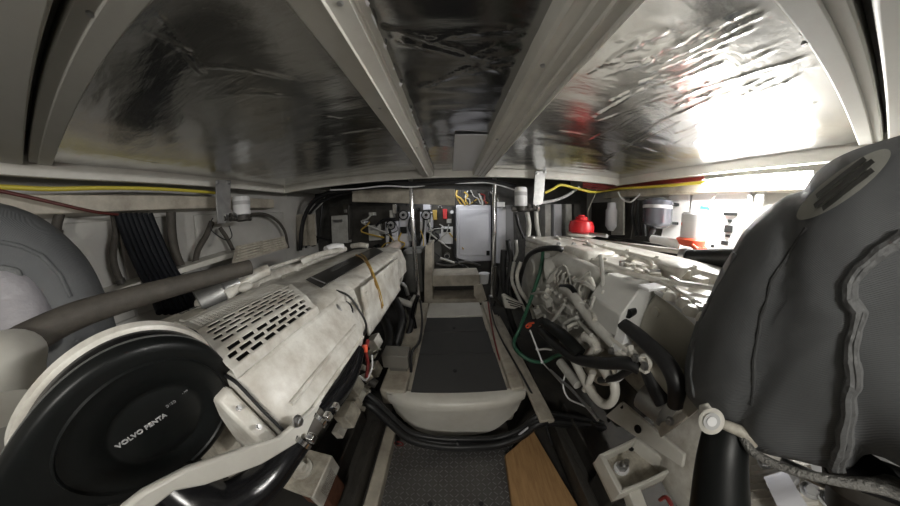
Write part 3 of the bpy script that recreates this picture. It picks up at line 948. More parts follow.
a, b, c_, d = P(232, 262, X=-1.45), P(288, 246, X=-1.45), P(284, 236, X=-1.6), P(236, 246, X=-1.6)
MB().prism([a, b, c_, d], (-.01, 0, -.02)).build('panel', GELD, rk, .002)
for k in range(5):
    u = (k + .5) / 5
    MB().bar(a.lerp(d, u) + Vector((.006, .03, .004)), b.lerp(c_, u) + Vector((.006, -.03, .004)), .006, .008).build('slat', CREAMD, rk)
MB().bar(a.lerp(c_, .5), Vector((-1.985, a.lerp(c_, .5).y, a.z)), .03, .02).build('support', DSTEEL, rk)
one('yellow_cable', MB().tube(L('X', (-60, 186, -1.74), (0, 187, -1.77), (50, 189, -1.77), (100, 188, -1.77), (160, 189, -1.77), (218, 193, -1.77)), .011, 10, 5), YEL, 'yellow cable running along the left side under the hatch coaming', 'cable')
one('red_brown_cable', MB().tube(L('X', (-30, 187, -1.72), (0, 191, -1.72), (50, 202, -1.72), (95, 212, -1.74), (125, 215, -1.8)), .008, 10, 5), mat('maroon_cable', (.10, .022, .018), .45), 'dark red cable sagging across the left ledge', 'cable')


def filt(bpts, cpx, cpy, dep, lab1, lab2, dx):
    """hanging bracket and the spin-on filter fixed to it"""
    ax, v = dep
    t = thing('filter_bracket', lab1, 'bracket', P(*bpts[0], **{ax: v}))
    pp = [P(*q, **{ax: v}) for q in bpts]
    vec = (-.012, 0, 0) if ax == 'X' else (0, .012, 0)
    MB().prism(pp, vec).build('plate', ALU, t, .003)
    mid = (pp[0] + pp[1]) / 2
    bolts(t, STEEL, [(p.lerp(mid, .25) + Vector((.002, -.002, -.02)), (1, 0, 0) if ax == 'X' else (0, -1, 0)) for p in pp[:2]], .012)
    c0 = P(cpx, cpy, **{ax: v})
    k = thing('fuel_filter', lab2, 'filter', c0)
    R_, H_ = dx
    MB().lathe(c0, (0, 0, 1), [(0, R_ * .93), (.006, R_), (H_ * .9, R_), (H_, R_ * .9), (H_ + .004, R_ * .5)], 24).build('canister', WHITE, k)
    MB().lathe(c0, (0, 0, 1), [(-.05, R_ * .5), (-.04, R_ * .85), (-.004, R_ * .9)], 20).build('filter_head', DSTEEL, k)
    MB().lathe(c0, (0, 0, 1), [(H_ * .55, R_ * 1.01), (H_ * .75, R_ * 1.01)], 24).build('print_band', LETTER, k)
    fd = Vector((0, -.17, -.02)) if ax == 'X' else Vector((.17, .0, -.02))
    MB().cyl(c0 + fd, c0 - fd * .5 + Vector((0, 0, -.04)), .02).build('pipe_fitting', DSTEEL, k)
    for f_ in (.35, .6, .85):
        MB().lathe(c0 + fd * f_, fd, [(0, .03), (.02, .03)], 8).build('union_nut', random.choice([STEEL, DSTEEL]), k)
    return k


filt([(216, 180), (231, 180), (232, 222), (218, 224)], 242, 215, ('X', -1.62), 'grey metal bracket hanging on the left side holding a filter', 'white spin-on filter hanging on the left bracket', (.072, .14))
filt([(535, 171), (546, 170), (543, 204), (533, 207)], 521, 206, ('Y', 1.78), 'grey metal bracket hanging right of the far end holding a filter', 'white spin-on filter beside the right hanging bracket', (.055, .16))
one('bracket_strap', MB().tube(LF('X', -1.6, (213, 218), (210, 224), (213, 232), (226, 240), (232, 236), (229, 226)), .004, 6), BLACK, 'thin black wire loop under the left filter bracket', 'wire')

# ------------------------------------------------------------------ right engine
ER = thing('marine_engine', 'cream marine diesel engine right of the aisle with injector pipes and grey control box', 'engine', (.80, .95, .0))
MB().box(.62, 1.15, .33, 1.72, .66, .91).build('engine_block', CREAMD, ER, .02)
MB().box(.80, 1.15, .12, 1.72, .42, .66).build('lower_block', CREAMD, ER, .02)
MB().box(.80, 1.05, .5, 1.6, .14, .45).build('oil_sump', DARK, ER, .04)
MB().box(.57, .68, .62, 1.62, .52, .76).build('crankcase_side', GREYE, ER, .02)
# rocker boxes along the top
for k in range(3):
    y0 = .50 + .40 * k
    MB().box(.66, .90, y0, y0 + .375, .89, .965).build('rocker_cover', CREAM, ER, .015)
    MB().box(.645, .915, y0 - .008, y0 + .383, .885, .905).build('cover_flange', GEL, ER, .004)
    bolts(ER, CREAM, [((x, y, .966), (0, 0, 1)) for x in (.69, .87) for y in (y0 + .04, y0 + .335)], .011)
    MB().tube([(.78, y0 + .10, .962), (.78, y0 + .10, .985), (.80, y0 + .20, .99), (.82, y0 + .27, .965)], .012, 8).build('vent_pipe', CREAM, ER)
MB().box(.62, 1.12, .95, 1.71, .90, .955).build('top_casting', CREAM, ER, .015)
MB().box(.92, 1.14, .30, 1.70, .93, .985).build('manifold_cover', CREAM, ER, .012)
MB().box(.915, 1.145, .29, 1.71, .918, .932).build('cover_flange', WHITE, ER, .003)
bolts(ER, CREAM, [((.945, .3 + .2 * k, .985), (0, 0, 1)) for k in range(7)], .010)
# smooth olive side housing next to the control box
m = MB()
q = [P(655, 292, X=.58), P(700, 327, X=.58), P(712, 352, X=.58), P(700, 385, X=.58), P(668, 366, X=.58), P(636, 338, X=.58), P(640, 312, X=.58)]
m.prism(q, (.10, 0, 0)).build('side_housing', ROCKER, ER, .018, seg=4)
MB().tube(LF('X', .578, (656, 291), (680, 308), (702, 328)), .008, 8, 3).build('housing_edge', WHITE, ER)
MB().lathe(P(656, 312, X=.58), (-1, 0, 0), [(0, .016), (.008, .014)], 16).build('boss', ROCKER, ER)
# near top parts
MB().box(.64, .98, .26, .47, .91, .95).build('cylinder_cover', CREAM, ER, .012)
for k in range(8):
    p = P(655 + k * 7, 283 + k * 5 + (k % 3) * 3, Z=.955)
    MB().lathe(p, (0, 0, 1), [(0, .02), (.012, .018), (.02, .01)], 12).build('plug', CREAM, ER)
MB().tube(L('Z', (650, 280, .97), (665, 284, .98), (685, 296, .97), (700, 304, .97)), .006, 8).build('fuel_line', CREAM, ER)
MB().tube(L('Z', (600, 266, .97), (640, 276, .98), (665, 281, .98), (700, 286, .97), (730, 292, .97)), .009, 8).build('fuel_line', CREAM, ER)
# filler cap and flat castings seen on top
MB().lathe(P(672, 268, Z=1.0), (0, 0, 1), [(-.04, .03), (-.01, .05), (.0, .055), (.012, .055), (.018, .045)], 24).build('filler_cap', CREAM, ER)
MB().lathe(P(584, 246, X=.85), (0, 0, 1), [(-.05, .06), (-.01, .06), (.0, .075), (.012, .075)], 24).build('filler_neck', GEL, ER)
MB().box(.60, .90, 1.10, 1.66, .95, .985).build('thermostat_plate', CREAM, ER, .015)
MB().box(.64, .84, .88, 1.12, .93, .99).build('cross_casting', CREAM, ER, .02)
for x, y in ((.64, 1.16), (.64, 1.58), (.86, 1.16), (.86, 1.58), (.75, 1.16)):
    bolts(ER, STEEL, [((x, y, .985), (0, 0, 1))], .012)
# control box
bx = MB()
A = [P(606, 272, X=.56), P(641, 286, X=.53), P(663, 289, X=.64), P(630, 270, X=.66)]
fr = [P(590, 293, X=.495), P(622, 312, X=.475)]
lo_ = [P(584, 318, X=.50), P(616, 336, X=.49)]
rt = [P(640, 323, X=.60), P(641, 286, X=.53)]
v = [P(606, 273, X=.56), P(641, 287, X=.535), P(590, 296, X=.50), P(621, 315, X=.475), P(584, 319, X=.51), P(616, 337, X=.49)]
d = Vector((.13, .05, .0))
vb = [p + Vector((.12, .0, 0)) for p in v]
bx.add(v + vb, [(0, 1, 3, 2), (2, 3, 5, 4), (6, 8, 9, 7), (8, 10, 11, 9), (0, 6, 7, 1), (1, 7, 9, 3), (3, 9, 11, 5), (5, 11, 10, 4), (4, 10, 8, 2), (2, 8, 6, 0)])
bx.build('control_box', mat('box_paint', (.72, .72, .69), .38, noise_amt=.2, nscale=6), ER, .006, seg=3)
MB().cyl(P(628, 314, X=.50), P(633, 311, X=.53), .014).build('box_plug', BLACKM, ER)
MB().obox(P(652, 287, Z=.985), (.035, 0, 0), (0, .02, 0), (0, 0, .004)).build('box_tab', WHITE, ER, .002)
# big grey charge-air drums behind the injector pipes
MB().cyl(P(549, 272, X=.56), P(572, 268, X=.66), .085, seg=28).build('coolant_drum', GREYE, ER, )
MB().tube([P(560, 262, X=.60), P(585, 274, X=.62), P(604, 284, X=.64)], [.055, .06, .055], 18, 4).build('charge_pipe', GREYE, ER)
MB().lathe(P(583, 290, X=.58), (-1, 0, .1), [(0, .055), (.02, .055), (.03, .045)], 26).build('pump_face', GREYE, ER)
MB().lathe(P(532, 268, X=.56), (-1, 0, 0), [(-.1, .06), (.0, .06), (.01, .05)], 22).build('end_drum', GREYE, ER)
MB().prism(LF('X', .56, (525, 252), (541, 252), (541, 285), (530, 290), (522, 278)), (.15, 0, 0)).build('end_casting', GREYE, ER, .01)
MB().tube(LF('X', .50, (562, 289), (570, 292), (580, 305), (593, 322), (606, 335), (616, 345)), [.016, .02, .021, .021, .020, .02], 14, 5).build('grey_pipe', GREYE, ER)
MB().tube(LF('X', .50, (561, 287), (570, 287), (575, 293)), .012, 10).build('pipe_elbow', BLACKM, ER)
# injection pump with its row of pipes
MB().box(.535, .60, .72, 1.10, .70, .80).build('injection_pump', GREYE, ER, .01)
for k in range(8):
    y = .76 + k * .04
    MB().lathe((.555, y, .80), (-.3, 0, 1), [(0, .013), (.02, .013), (.022, .009), (.04, .009)], 10).build('delivery_valve', CREAM, ER)
    MB().tube([(.543, y, .835), (.538, y, .855), (.555, y - .005, .880), (.60, y + .01, .895), (.66, y + .02, .91)], .0045, 8, 5).build('injector_pipe', CREAM, ER)
for k in range(7):
    MB().cyl((.535, .74 + k * .05, .77), (.515, .74 + k * .05, .765), .014, .012, 12).build('pump_plug', GREYE, ER)
# small castings, plugs, pipes over the lower side
random.seed(11)
for k in range(46):
    px = random.uniform(532, 600)
    py = random.uniform(290 + (px - 540) * .25, 322 + (px - 540) * .5)
    x = .53 + random.uniform(-.02, .05)
    p = P(px, py, X=x)
    s = random.uniform(.010, .024)
    if k % 3 == 0:
        MB().cyl(p, p + Vector((random.uniform(-.03, -.01), random.uniform(-.04, .04), random.uniform(-.02, .03))), s * .8, s * .7, 12).build('fitting', CREAM, ER)
    elif k % 3 == 1:
        MB().obox(p, Vector((s, 0, s * .3)), Vector((0, s * 1.3, 0)), Vector((-s * .3, 0, s))).build('lug', GREYE, ER, .003)
    else:
        bolts(ER, CREAM, [(p, (-1, random.uniform(-.3, .3), random.uniform(-.2, .5)))], .009)
for k in range(14):
    px, py = random.uniform(530, 585), random.uniform(275, 330)
    x = .50 + random.uniform(-.01, .04)
    pp = [P(px + i * random.uniform(4, 14), py + i * random.uniform(-9, 9), X=x + random.uniform(-.02, .02)) for i in range(4)]
    MB().tube(pp, random.choice([.004, .006, .008]), 8, 5).build('fuel_line', random.choice([CREAM, GREYE, GREYE]), ER)
for k in range(40):
    px = random.uniform(560, 735)
    py = 250 + (px - 560) * .12 + random.uniform(0, 22)
    p = P(px, py, Z=.985)
    if .6 < p.x < 1.15 and .15 < p.y < 1.6:
        s = random.uniform(.008, .02)
        if k % 2:
            MB().lathe(p - Vector((0, 0, .02)), (random.uniform(-.2, .2), random.uniform(-.2, .2), 1), [(0, s), (s * 1.5, s), (s * 1.6, s * .7)], 10).build('plug', random.choice([CREAM, CREAMD, STEEL]), ER)
        else:
            MB().obox(p - Vector((0, 0, .012)), (s * 1.6, 0, 0), (0, s * 1.2, 0), (0, 0, s * .6)).build('lug', random.choice([CREAM, CREAMD]), ER, .003)
# terminal block, bars, linkage under the control box
MB().obox(P(623, 340, X=.51), (.02, 0, 0), (0, .022, 0), (0, 0, .04)).build('terminal_block', WHITE, ER, .003)
MB().tube(LF('X', .50, (620, 350), (632, 358), (642, 366)), .012, 8).build('linkage_bar', CREAM, ER)
m = MB()
for a, b in (((612, 338), (650, 365)), ((616, 352), (648, 372)), ((630, 345), (634, 368))):
    m.bar(P(*a, X=.495), P(*b, X=.495), .012, .02, (1, 0, 0))
m.build('linkage_bracket', CREAM, ER, .003)
MB().tube([P(645, 362, X=.495) + Vector((0, .018 * math.cos(a), .018 * math.sin(a))) for a in [i * .6 for i in range(9)]], .007, 8, 2).build('hook', CREAM, ER)
bolts(ER, STEEL, [(P(612, 351, X=.48), (-1, 0, 0)), (P(645, 366, X=.485), (-1, 0, 0)), (P(636, 358, X=.485), (-1, 0, 0))], .009)
MB().tube([P(640, 352, X=.54), P(668, 375, X=.54), P(700, 405, X=.56)], [.035, .035, .04], 16, 2).build('side_tube', ROCKER, ER)
MB().tube([P(645, 350, X=.51), P(664, 366, X=.51), P(668, 376, X=.51)], .004, 8, 2).build('bright_edge', WHITE, ER)
# pale hoses and elbows in the middle
for pts, r, mt, nm in ((((585, 336), (592, 340), (599, 352)), .020, CREAM, 'elbow'), (((570, 352), (580, 372), (590, 390), (600, 402), (609, 404), (615, 394), (613, 376)), .016, GEL, 'pale_hose'),
                       (((598, 360), (606, 372), (610, 380)), .018, CREAM, 'elbow'), (((560, 362), (570, 375), (578, 385)), .02, GREYE, 'elbow'), (((585, 390), (590, 380), (593, 372)), .014, CREAM, 'elbow'),
                       (((598, 345), (590, 358), (584, 362)), .022, CREAM, 'elbow'), (((622, 362), (620, 376), (610, 380)), .014, WHITE, 'elbow')):
    MB().tube(LF('X', .50, *pts), r, 12, 5).build(nm, mt, ER)
MB().tube(LF('X', .485, (566, 372), (563, 385), (568, 398), (580, 404), (590, 408)), .004, 8).build('clear_hose', WHITE, ER)
MB().tube([P(550, 370, X=.47), P(570, 388, X=.47), P(585, 404, X=.47), P(598, 420, X=.47)], .006, 8, 1).build('dipstick', STEEL, ER)
MB().ell(P(600, 365, X=.58), (.06, .10, .07)).build('water_pump', CREAMD, ER)
MB().ell(P(575, 345, X=.60), (.06, .14, .08)).build('crank_cover', CREAMD, ER)
MB().ell(P(590, 388, X=.56), (.02, .045, .02)).build('casting_boss', CREAM, ER)
# flywheel housing
fw = MB()
rows = []
for i in range(20):
    a = -.3 + 2.3 * i / 19
    row = []
    for j in range(10):
        t = j / 9
        row.append(Vector((.66 + .10 * t, .26 - .20 * t + .0, .36)) + Vector((-.04 * math.sin(t * 3.1), 0, 0)) + Vector((.0, .14 * math.cos(a), .16 * math.sin(a))) * (1.0 + .15 * t))
    rows.append(row)
MB().lathe((.97, .12, .44), (-1, .12, .05), [(.0, .27), (.13, .27), (.17, .245), (.19, .19), (.21, .10), (.21, .0)], 40).build('flywheel_housing', CREAM, ER)
bolts(ER, STEEL, [((.825, .14 + .235 * math.cos(a), .447 + .235 * math.sin(a)), (-1, .1, .05)) for a in [i * .5236 for i in range(12)]], .010)
MB().cyl(P(645, 395, X=.62), P(668, 412, X=.62), .05).build('starter_motor', ALU, ER)
MB().prism(LF('X', .60, (655, 425), (688, 408), (692, 414), (660, 438)), (.03, 0, 0)).build('housing_rib', CREAM, ER, .004)
bolts(ER, STEEL, [(P(670, 421, X=.597), (-1, 0, 0))], .010)
MB().tube(LF('X', .58, (660, 500), (666, 497), (672, 506)), .006, 8).build('red_wire', REDC, ER)

# mount of the right engine
mr = thing('engine_mount', 'cream square right engine mount pocket with a bolt inside and drilled plate', 'mount', (.68, .28, .05))
Zm = .30
o4 = L('Z', (599, 454, Zm), (637, 436, Zm), (679, 467, Zm), (620, 494, Zm))
i4 = [p.lerp((o4[0] + o4[1] + o4[2] + o4[3]) / 4, .17) for p in o4]
for a in range(4):
    b = (a + 1) % 4
    MB().prism([o4[a], o4[b], i4[b], i4[a]], (0, 0, -.07)).build('pocket_wall', GEL, mr, .004)
MB().prism([p + Vector((0, 0, -.075)) for p in o4], (0, 0, .012)).build('pocket_floor', CREAMD, mr)
ctr = (o4[0] + o4[1] + o4[2] + o4[3]) / 4
b0 = P(624, 465, Z=Zm - .03)
MB().lathe(b0 + Vector((0, 0, -.03)), (0, 0, 1), [(0, .032), (.008, .032)], 20).build('washer', WHITE, mr)
MB().lathe(b0 + Vector((0, 0, -.02)), (0, 0, 1), [(0, .022), (.022, .022), (.024, .018)], 6).build('nut', STEEL, mr)
MB().lathe(b0, (0, 0, 1), [(0, .011), (.03, .011)], 12).build('stud', STEEL, mr)
q = [P(605, 416, X=.70), P(621, 402, X=.70), P(684, 455, X=.72), P(682, 468, X=.72), P(640, 440, X=.70)]
MB().prism(q, (.016, 0, 0)).build('drilled_plate', GEL, mr, .004)
for px, py, r in ((609, 420, .011), (638, 429, .018), (622, 406, .012)):
    MB().lathe(P(px, py, X=.705), (-1, 0, 0), [(0, r), (.004, r)], 18).build('hole', BLACKM, mr)
for px, py in ((631, 449), (641, 445), (652, 458)):
    MB().lathe(P(px, py, Z=Zm - .055), (0, 0, 1), [(0, .012), (.004, .012)], 16).build('hole', BLACKM, mr)
MB().obox(ctr + Vector((.01, 0, -.17)), (.09, 0, 0), (0, .07, 0), (0, 0, .09)).build('rubber_block', DSTEEL, mr, .01)
MB().prism(L('Z', (628, 490, .26), (640, 486, .26), (648, 508, .26), (636, 512, .26)), (0, 0, -.05)).build('leg', GEL, mr, .004)

# black hoses and coloured lines on the aisle side of the right engine
for pts, r, mt, lab, grp in (
        (((541, 331, .47), (556, 345, .46), (575, 358, .46), (600, 363, .465), (625, 363, .48), (640, 368, .50)), .020, BLACK, 'thick black hose sweeping across the middle of the right engine', None),
        (((545, 323, .47), (560, 333, .46), (572, 345, .46), (580, 354, .47)), .026, BLACKM, 'short ribbed black hose above the sweeping black hose', None),
        (((622, 323, .50), (634, 332, .50), (650, 346, .50), (666, 362, .50), (676, 382, .50), (676, 404, .52)), [.018, .020, .020, .021, .022, .022], BLACK, 'thick black hose arching down from the grey control box', None),
        (((648, 368, .52), (655, 385, .52), (664, 402, .53)), .024, BLACK, 'short black hose hanging below the linkage beside the arching hose', None),
        (((600, 380, .50), (615, 378, .49), (626, 372, .49), (636, 366, .49)), .012, BLACK, 'thin black hose low on the right engine below the sweeping one', None),
        (((562, 250, .60), (556, 248, .57), (538, 250, .53), (527, 258, .52), (521, 275, .52), (518, 292, .52)), .016, BLACK, 'black hose bending over the far end of the right engine', None)):
    one('rubber_hose', MB().tube(L('X', *pts), r, 14, 6), mt, lab, 'hose', grp)
gh = thing('green_hose', 'dark green hose dropping in front of the right engine and looping low', 'hose', P(530, 300, X=.45))
MB().tube(L('Y', (543, 250, 1.25), (541, 268, 1.2), (534, 290, 1.2), (526, 312, 1.2), (520, 328, 1.2), (514, 342, 1.15), (518, 352, 1.05), (530, 360, 1.0), (543, 362, .95), (556, 356, .92), (570, 352, .9)), .012, 10, 6).build('hose', GREEN, gh)
MB().lathe(P(529, 324, Y=1.12), (0, -1, 0), [(0, .013), (.02, .013), (.022, .006)], 12).build('red_valve_handle', ORANGE, gh)
dr = thing('control_rod', 'thin bright rod with ball joints in front of the green hose', 'rod', P(537, 345, Y=1.0))
MB().cyl(P(530, 330, Y=1.05), P(542, 362, Y=.9), .005).build('rod', WHITE, dr)
MB().cyl(P(542, 362, Y=.9), P(563, 385, Y=.8), .004).build('rod', STEEL, dr)
for q_ in ((537, 349, .97), (542, 362, .9)):
    MB().ell(P(q_[0], q_[1], Y=q_[2]), .009).build('joint', WHITE, dr)
MB().tube(L('Y', (537, 350, .97), (545, 349, .96), (552, 350, .95)), .006, 8).build('arm', GREYE, dr)
nb = thing('red_handled_valve', 'small red valve handle at the end of the black hose by the green hose', 'valve', P(528, 326, Y=1.04))
MB().tube([P(528, 326, Y=1.04) + Vector((.012 * math.cos(a), 0, .012 * math.sin(a))) for a in [i * math.pi / 3 for i in range(6)]], .005, 8, 3, closed=True).build('ring', ORANGE, nb)
MB().obox(P(532, 323, Y=1.04), (.014, 0, 0), (0, .005, 0), (0, 0, .005)).build('lever', ORANGE, nb, .002)
# white and black hoses at the far inner corner of the right engine
for k, (pts, r, mt) in enumerate(((((521, 262), (517, 275), (520, 290), (530, 305), (534, 318)), .015, GEL), (((514, 262), (512, 280), (519, 298), (526, 312)), .013, GREYE), (((508, 240), (511, 262), (507, 285), (508, 300)), .020, BLACK),
                                  (((504, 250), (503, 275), (506, 300), (512, 322), (518, 335)), .026, BLACK), (((516, 240), (517, 252), (513, 262)), .012, GREYE))):
    one('corner_hose', MB().tube(LF('Y', 1.45 + .03 * k, *pts), r, 12, 5), mt, ['pale hose looping at the far inner corner of the right engine', 'grey hose just inside the pale corner hose', 'black hose dropping right of the right pole', 'thickest black hose low beside the right pole', 'short grey pipe above the corner hoses'][k], 'hose')
fn = thing('cooling_fins', 'small cream block with dark fins low beside the right pole', 'block', P(512, 305, Y=1.4))
MB().prism(LF('Y', 1.42, (503, 297), (506, 296), (524, 306), (514, 309), (505, 308)), (0, .06, 0)).build('block', GEL, fn, .003)
for k in range(3):
    MB().bar(P(506 + 2 * k, 299 + 3 * k, Y=1.405), P(523 - k, 305 + 1.4 * k, Y=1.405), .008, .006).build('fin', DARK, fn)
one('cable_run', MB().tube(L('Y', (489, 295, 1.9), (493, 318, 1.5), (502, 340, 1.15), (520, 372, .9), (540, 410, .70), (552, 445, .52)), .006, 8, 6), BLACK, 'thin black cable along the right edge of the walkway tray', 'cable')
one('red_cable_run', MB().tube(L('Y', (488, 302, 1.85), (491, 322, 1.5), (497, 350, 1.15), (504, 372, .98), (511, 392, .86)), .006, 8, 6), REDC, 'thin red cable inside the right edge of the walkway tray', 'cable')

# big near elbow jacket on the right
JR = thing('exhaust_jacket', 'large grey fabric insulation jacket filling the right edge of the view', 'insulation', (.72, .05, .9))
# outline of the wrapped elbow seen from the aisle: (forward, up) offsets from its centre, swept outwards
cj = Vector((.66, .035, 1.06))
ring = [(p_.y - cj.y, p_.z - cj.z) for p_ in LF('X', .60, (898, 455), (850, 465), (800, 455), (765, 447), (725, 425), (697, 398), (688, 380), (692, 345), (700, 318), (718, 280), (738, 245), (762, 215), (800, 185), (845, 155), (895, 137))]
ring += [(-.16, .26), (-.27, .27), (-.36, .22), (-.40, .08), (-.40, -.05), (-.34, -.14), (-.25, -.20)]


def ringpt(u):
    n = len(ring)
    i = int(math.floor(u)) % n
    t = u - math.floor(u)
    p0, p1, p2, p3 = [Vector((*ring[(i + d) % n], 0)) for d in (-1, 0, 1, 2)]
    return .5 * ((2 * p1) + (p2 - p0) * t + (2 * p0 - 5 * p1 + 4 * p2 - p3) * t * t + (3 * p1 - p0 - 3 * p2 + p3) * t ** 3)


rows = []
NS, NR = 120, 44
for i in range(NR + 1):
    ph = -math.pi / 2 + math.pi * i / NR
    cr_ = max(.02, abs(math.cos(ph)) ** .62)
    dx = math.copysign(abs(math.sin(ph)) ** .85, math.sin(ph)) * .235
    row = []
    for j in range(NS):
        q_ = ringpt(len(ring) * j / NS)
        p = cj + Vector((dx, -.03 + (q_.x + .03) * cr_, q_.y * cr_))
        dirn = (p - cj).normalized()
        n1 = noise.noise(p * 7) * .012 + noise.noise(p * 16) * .004
        # soft fold running top to bottom
        fold = math.exp(-((p.y - .085 - .10 * (p.z - 1.1)) / .016) ** 2) * .012
        row.append(p + dirn * (n1 - fold))
    rows.append(row)
jo = MB().rings(rows).build('jacket', FABRIC, JR, angle=80)
tj = bvh(jo)
for dx_, r in ((0, .0055), (6, .0045)):
    seam(tj, [(905 + dx_, 232), (880 + dx_, 250), (858 + dx_, 268), (848 + dx_, 285), (848 + dx_, 300), (857 + dx_, 312), (853 + dx_, 335), (848 + dx_, 360), (851 + dx_, 385), (846 + dx_, 412), (842 + dx_, 425), (837 + dx_, 448), (832 + dx_, 470)], r, 'stitched_seam', MATS['seam_fabric'], JR, .001, .005, 8, 14)
seam(tj, [(693, 395), (691, 375), (694, 345), (702, 318), (718, 285), (738, 252)], .006, 'edge_seam', FABRIC, JR, -.002, .006, 8, 14)
seam(tj, [(806, 228), (790, 250), (772, 280), (760, 320), (754, 360), (752, 410)], .0035, 'fold_shade', MATS['fold_shadow_fabric'], JR, -.001, .002, 8, 14)  # dark strip that paints the shade lying in the soft fold
# oval badge
ovc, o1, o2 = (845, 186), (46, -33), (8, 11)
ring_o = []
for k in range(36):
    a = 2 * math.pi * k / 36
    px, py = ovc[0] + o1[0] * math.cos(a) + o2[0] * math.sin(a), ovc[1] + o1[1] * math.cos(a) + o2[1] * math.sin(a)
    ring_o.append((px, py))
vs, fs = [], []
cpt = cast(tj, *ovc, .003)
if cpt is not None:
    lev = [[cast(tj, ovc[0] + (px - ovc[0]) * f, ovc[1] + (py - ovc[1]) * f, .003) for px, py in ring_o] for f in (.35, .7, 1.0)]
    vs = [cpt] + [p if p is not None else cpt for l_ in lev for p in l_]
    fs = [(0, 1 + k, 1 + (k + 1) % 36) for k in range(36)]
    for a in range(2):
        for k in range(36):
            fs.append((1 + a * 36 + k, 1 + a * 36 + (k + 1) % 36, 1 + (a + 1) * 36 + (k + 1) % 36, 1 + (a + 1) * 36 + k))
    bo = MB().add(vs, fs).build('oval_badge', FABRICP, JR, angle=80)
    c1, c2 = cast(tj, 820, 206, .006), cast(tj, 872, 166, .006)
    c3 = cast(tj, ovc[0] + 5, ovc[1] + 8, .006)
    if c1 and c2 and c3:
        xd = (c2 - c1)
        up = (cpt - c3)
        mid = (c1 + c2) / 2
        v_ = (mid - EYE).normalized()
        for row_ in range(3):
            for k_ in range(11 - 2 * abs(row_ - 1)):
                o_ = (k_ - (10 - 2 * abs(row_ - 1)) / 2) * 6.2
                a_ = cast(tj, ovc[0] + o_ * .8 + (row_ - 1) * 3.0, ovc[1] - o_ * .62 + (row_ - 1) * 6.0, .0045)
                if a_ is not None:
                    MB().obox(a_, xd.normalized() * random.uniform(.0035, .006), up.normalized() * .0045, v_ * .0012).build('worn_print', DLETTER, JR)

# black pipe, emblem plate and braided line below the jacket
bp_ = thing('exhaust_pipe', 'wide matt black pipe dropping below the large grey jacket', 'pipe', P(724, 470, D=.62))
MB().tube([P(727, 424, D=.60), P(723, 445, D=.60), P(720, 475, D=.62), P(718, 520, D=.66)], [.040, .043, .047, .052], 28, 4).build('pipe', BLACKM, bp_)
MB().tube([P(712, 420, D=.555), P(728, 426, D=.55), P(745, 434, D=.56), P(752, 447, D=.57)], [.006, .009, .010, .009], 14, 4).build('collar', CREAMD, bp_)
ec, en = P(711, 421, D=.53), (EYE - P(711, 421, D=.53)).normalized() + Vector((-.1, -.3, .1))
MB().lathe(ec, en, [(0, .022), (.003, .022), (.005, .019)], 30).build('emblem_plate', GEL, bp_)
MB().lathe(ec + en.normalized() * .006, en, [(0, .014), (.002, .014)], 26).build('emblem_ring', LETTER, bp_)
MB().lathe(ec + en.normalized() * .008, en, [(0, .008), (.002, .008)], 16).build('emblem_centre', WHITE, bp_)
fl_ = [P(a_, b_, D=.565) for a_, b_ in ((699, 405), (712, 401), (728, 411), (742, 423), (750, 432), (743, 438), (722, 438), (706, 433), (698, 420))]
MB().prism(fl_, ray(722, 422) * .008).build('flange_plate', GEL, bp_, .002)
one('braided_line', MB().tube([P(742, 434, D=.56), P(752, 451, D=.56), P(775, 464, D=.56), P(805, 474, D=.56), P(845, 482, D=.57), P(880, 486, D=.58), P(915, 492, D=.6)], [.008, .007, .0065, .0065, .0065, .007, .007], 10, 5), mat('braid', (.22, .215, .20), .45, .4, bump=1.0, bscale=300), 'grey braided hose running right under the large grey jacket', 'hose')
one('grey_rod', MB().tube([P(780, 462, D=.72), P(850, 492, D=.74), P(905, 500, D=.8)], .011, 10, 3), STEEL, 'straight metal rod below the braided hose at the lower right', 'rod')
vp = thing('pipe_stub', 'short black pipe with collar under the right end of the jacket', 'pipe', P(853, 480, D=.72))
MB().tube([P(852, 462, D=.62), P(855, 482, D=.66), P(856, 512, D=.72)], .026, 16, 3).build('pipe', BLACK, vp)
MB().lathe(P(854, 476, D=.65), P(856, 490, D=.67) - P(854, 476, D=.65), [(-.01, .03), (.015, .03)], 18).build('collar', DSTEEL, vp)
gb2 = thing('gearbox', 'cream gearbox casting at the lower right corner behind the black pipe', 'gearbox', (1.0, -.2, .2))
MB().box(.93, 1.35, -.50, -.10, .10, .60).build('casing', CREAMD, gb2, .03)
for k in range(5):
    MB().bar(P(752, 470 + 9 * k, D=.95), P(815, 462 + 9 * k, D=.95), .02, .012).build('rib', CREAM, gb2)
MB().lathe(P(885, 478, D=.95), (-1, .3, .6), [(0, .09), (.03, .09), (.04, .07), (.04, .05)], 26).build('cover', WHITE, gb2)
MB().tube([P(880, 460, D=.85), P(888, 480, D=.85), P(900, 495, D=.85)], .02, 12).build('hose', BLACK, gb2)
bolts(gb2, STEEL, [(P(x, y, D=.92), (-.6, 0, .6)) for x, y in ((765, 462), (790, 478), (810, 490), (830, 500))], .012)
MB().cyl(P(775, 500, D=.9), P(800, 495, D=.9), .05).build('filter_can', LILAC, gb2)

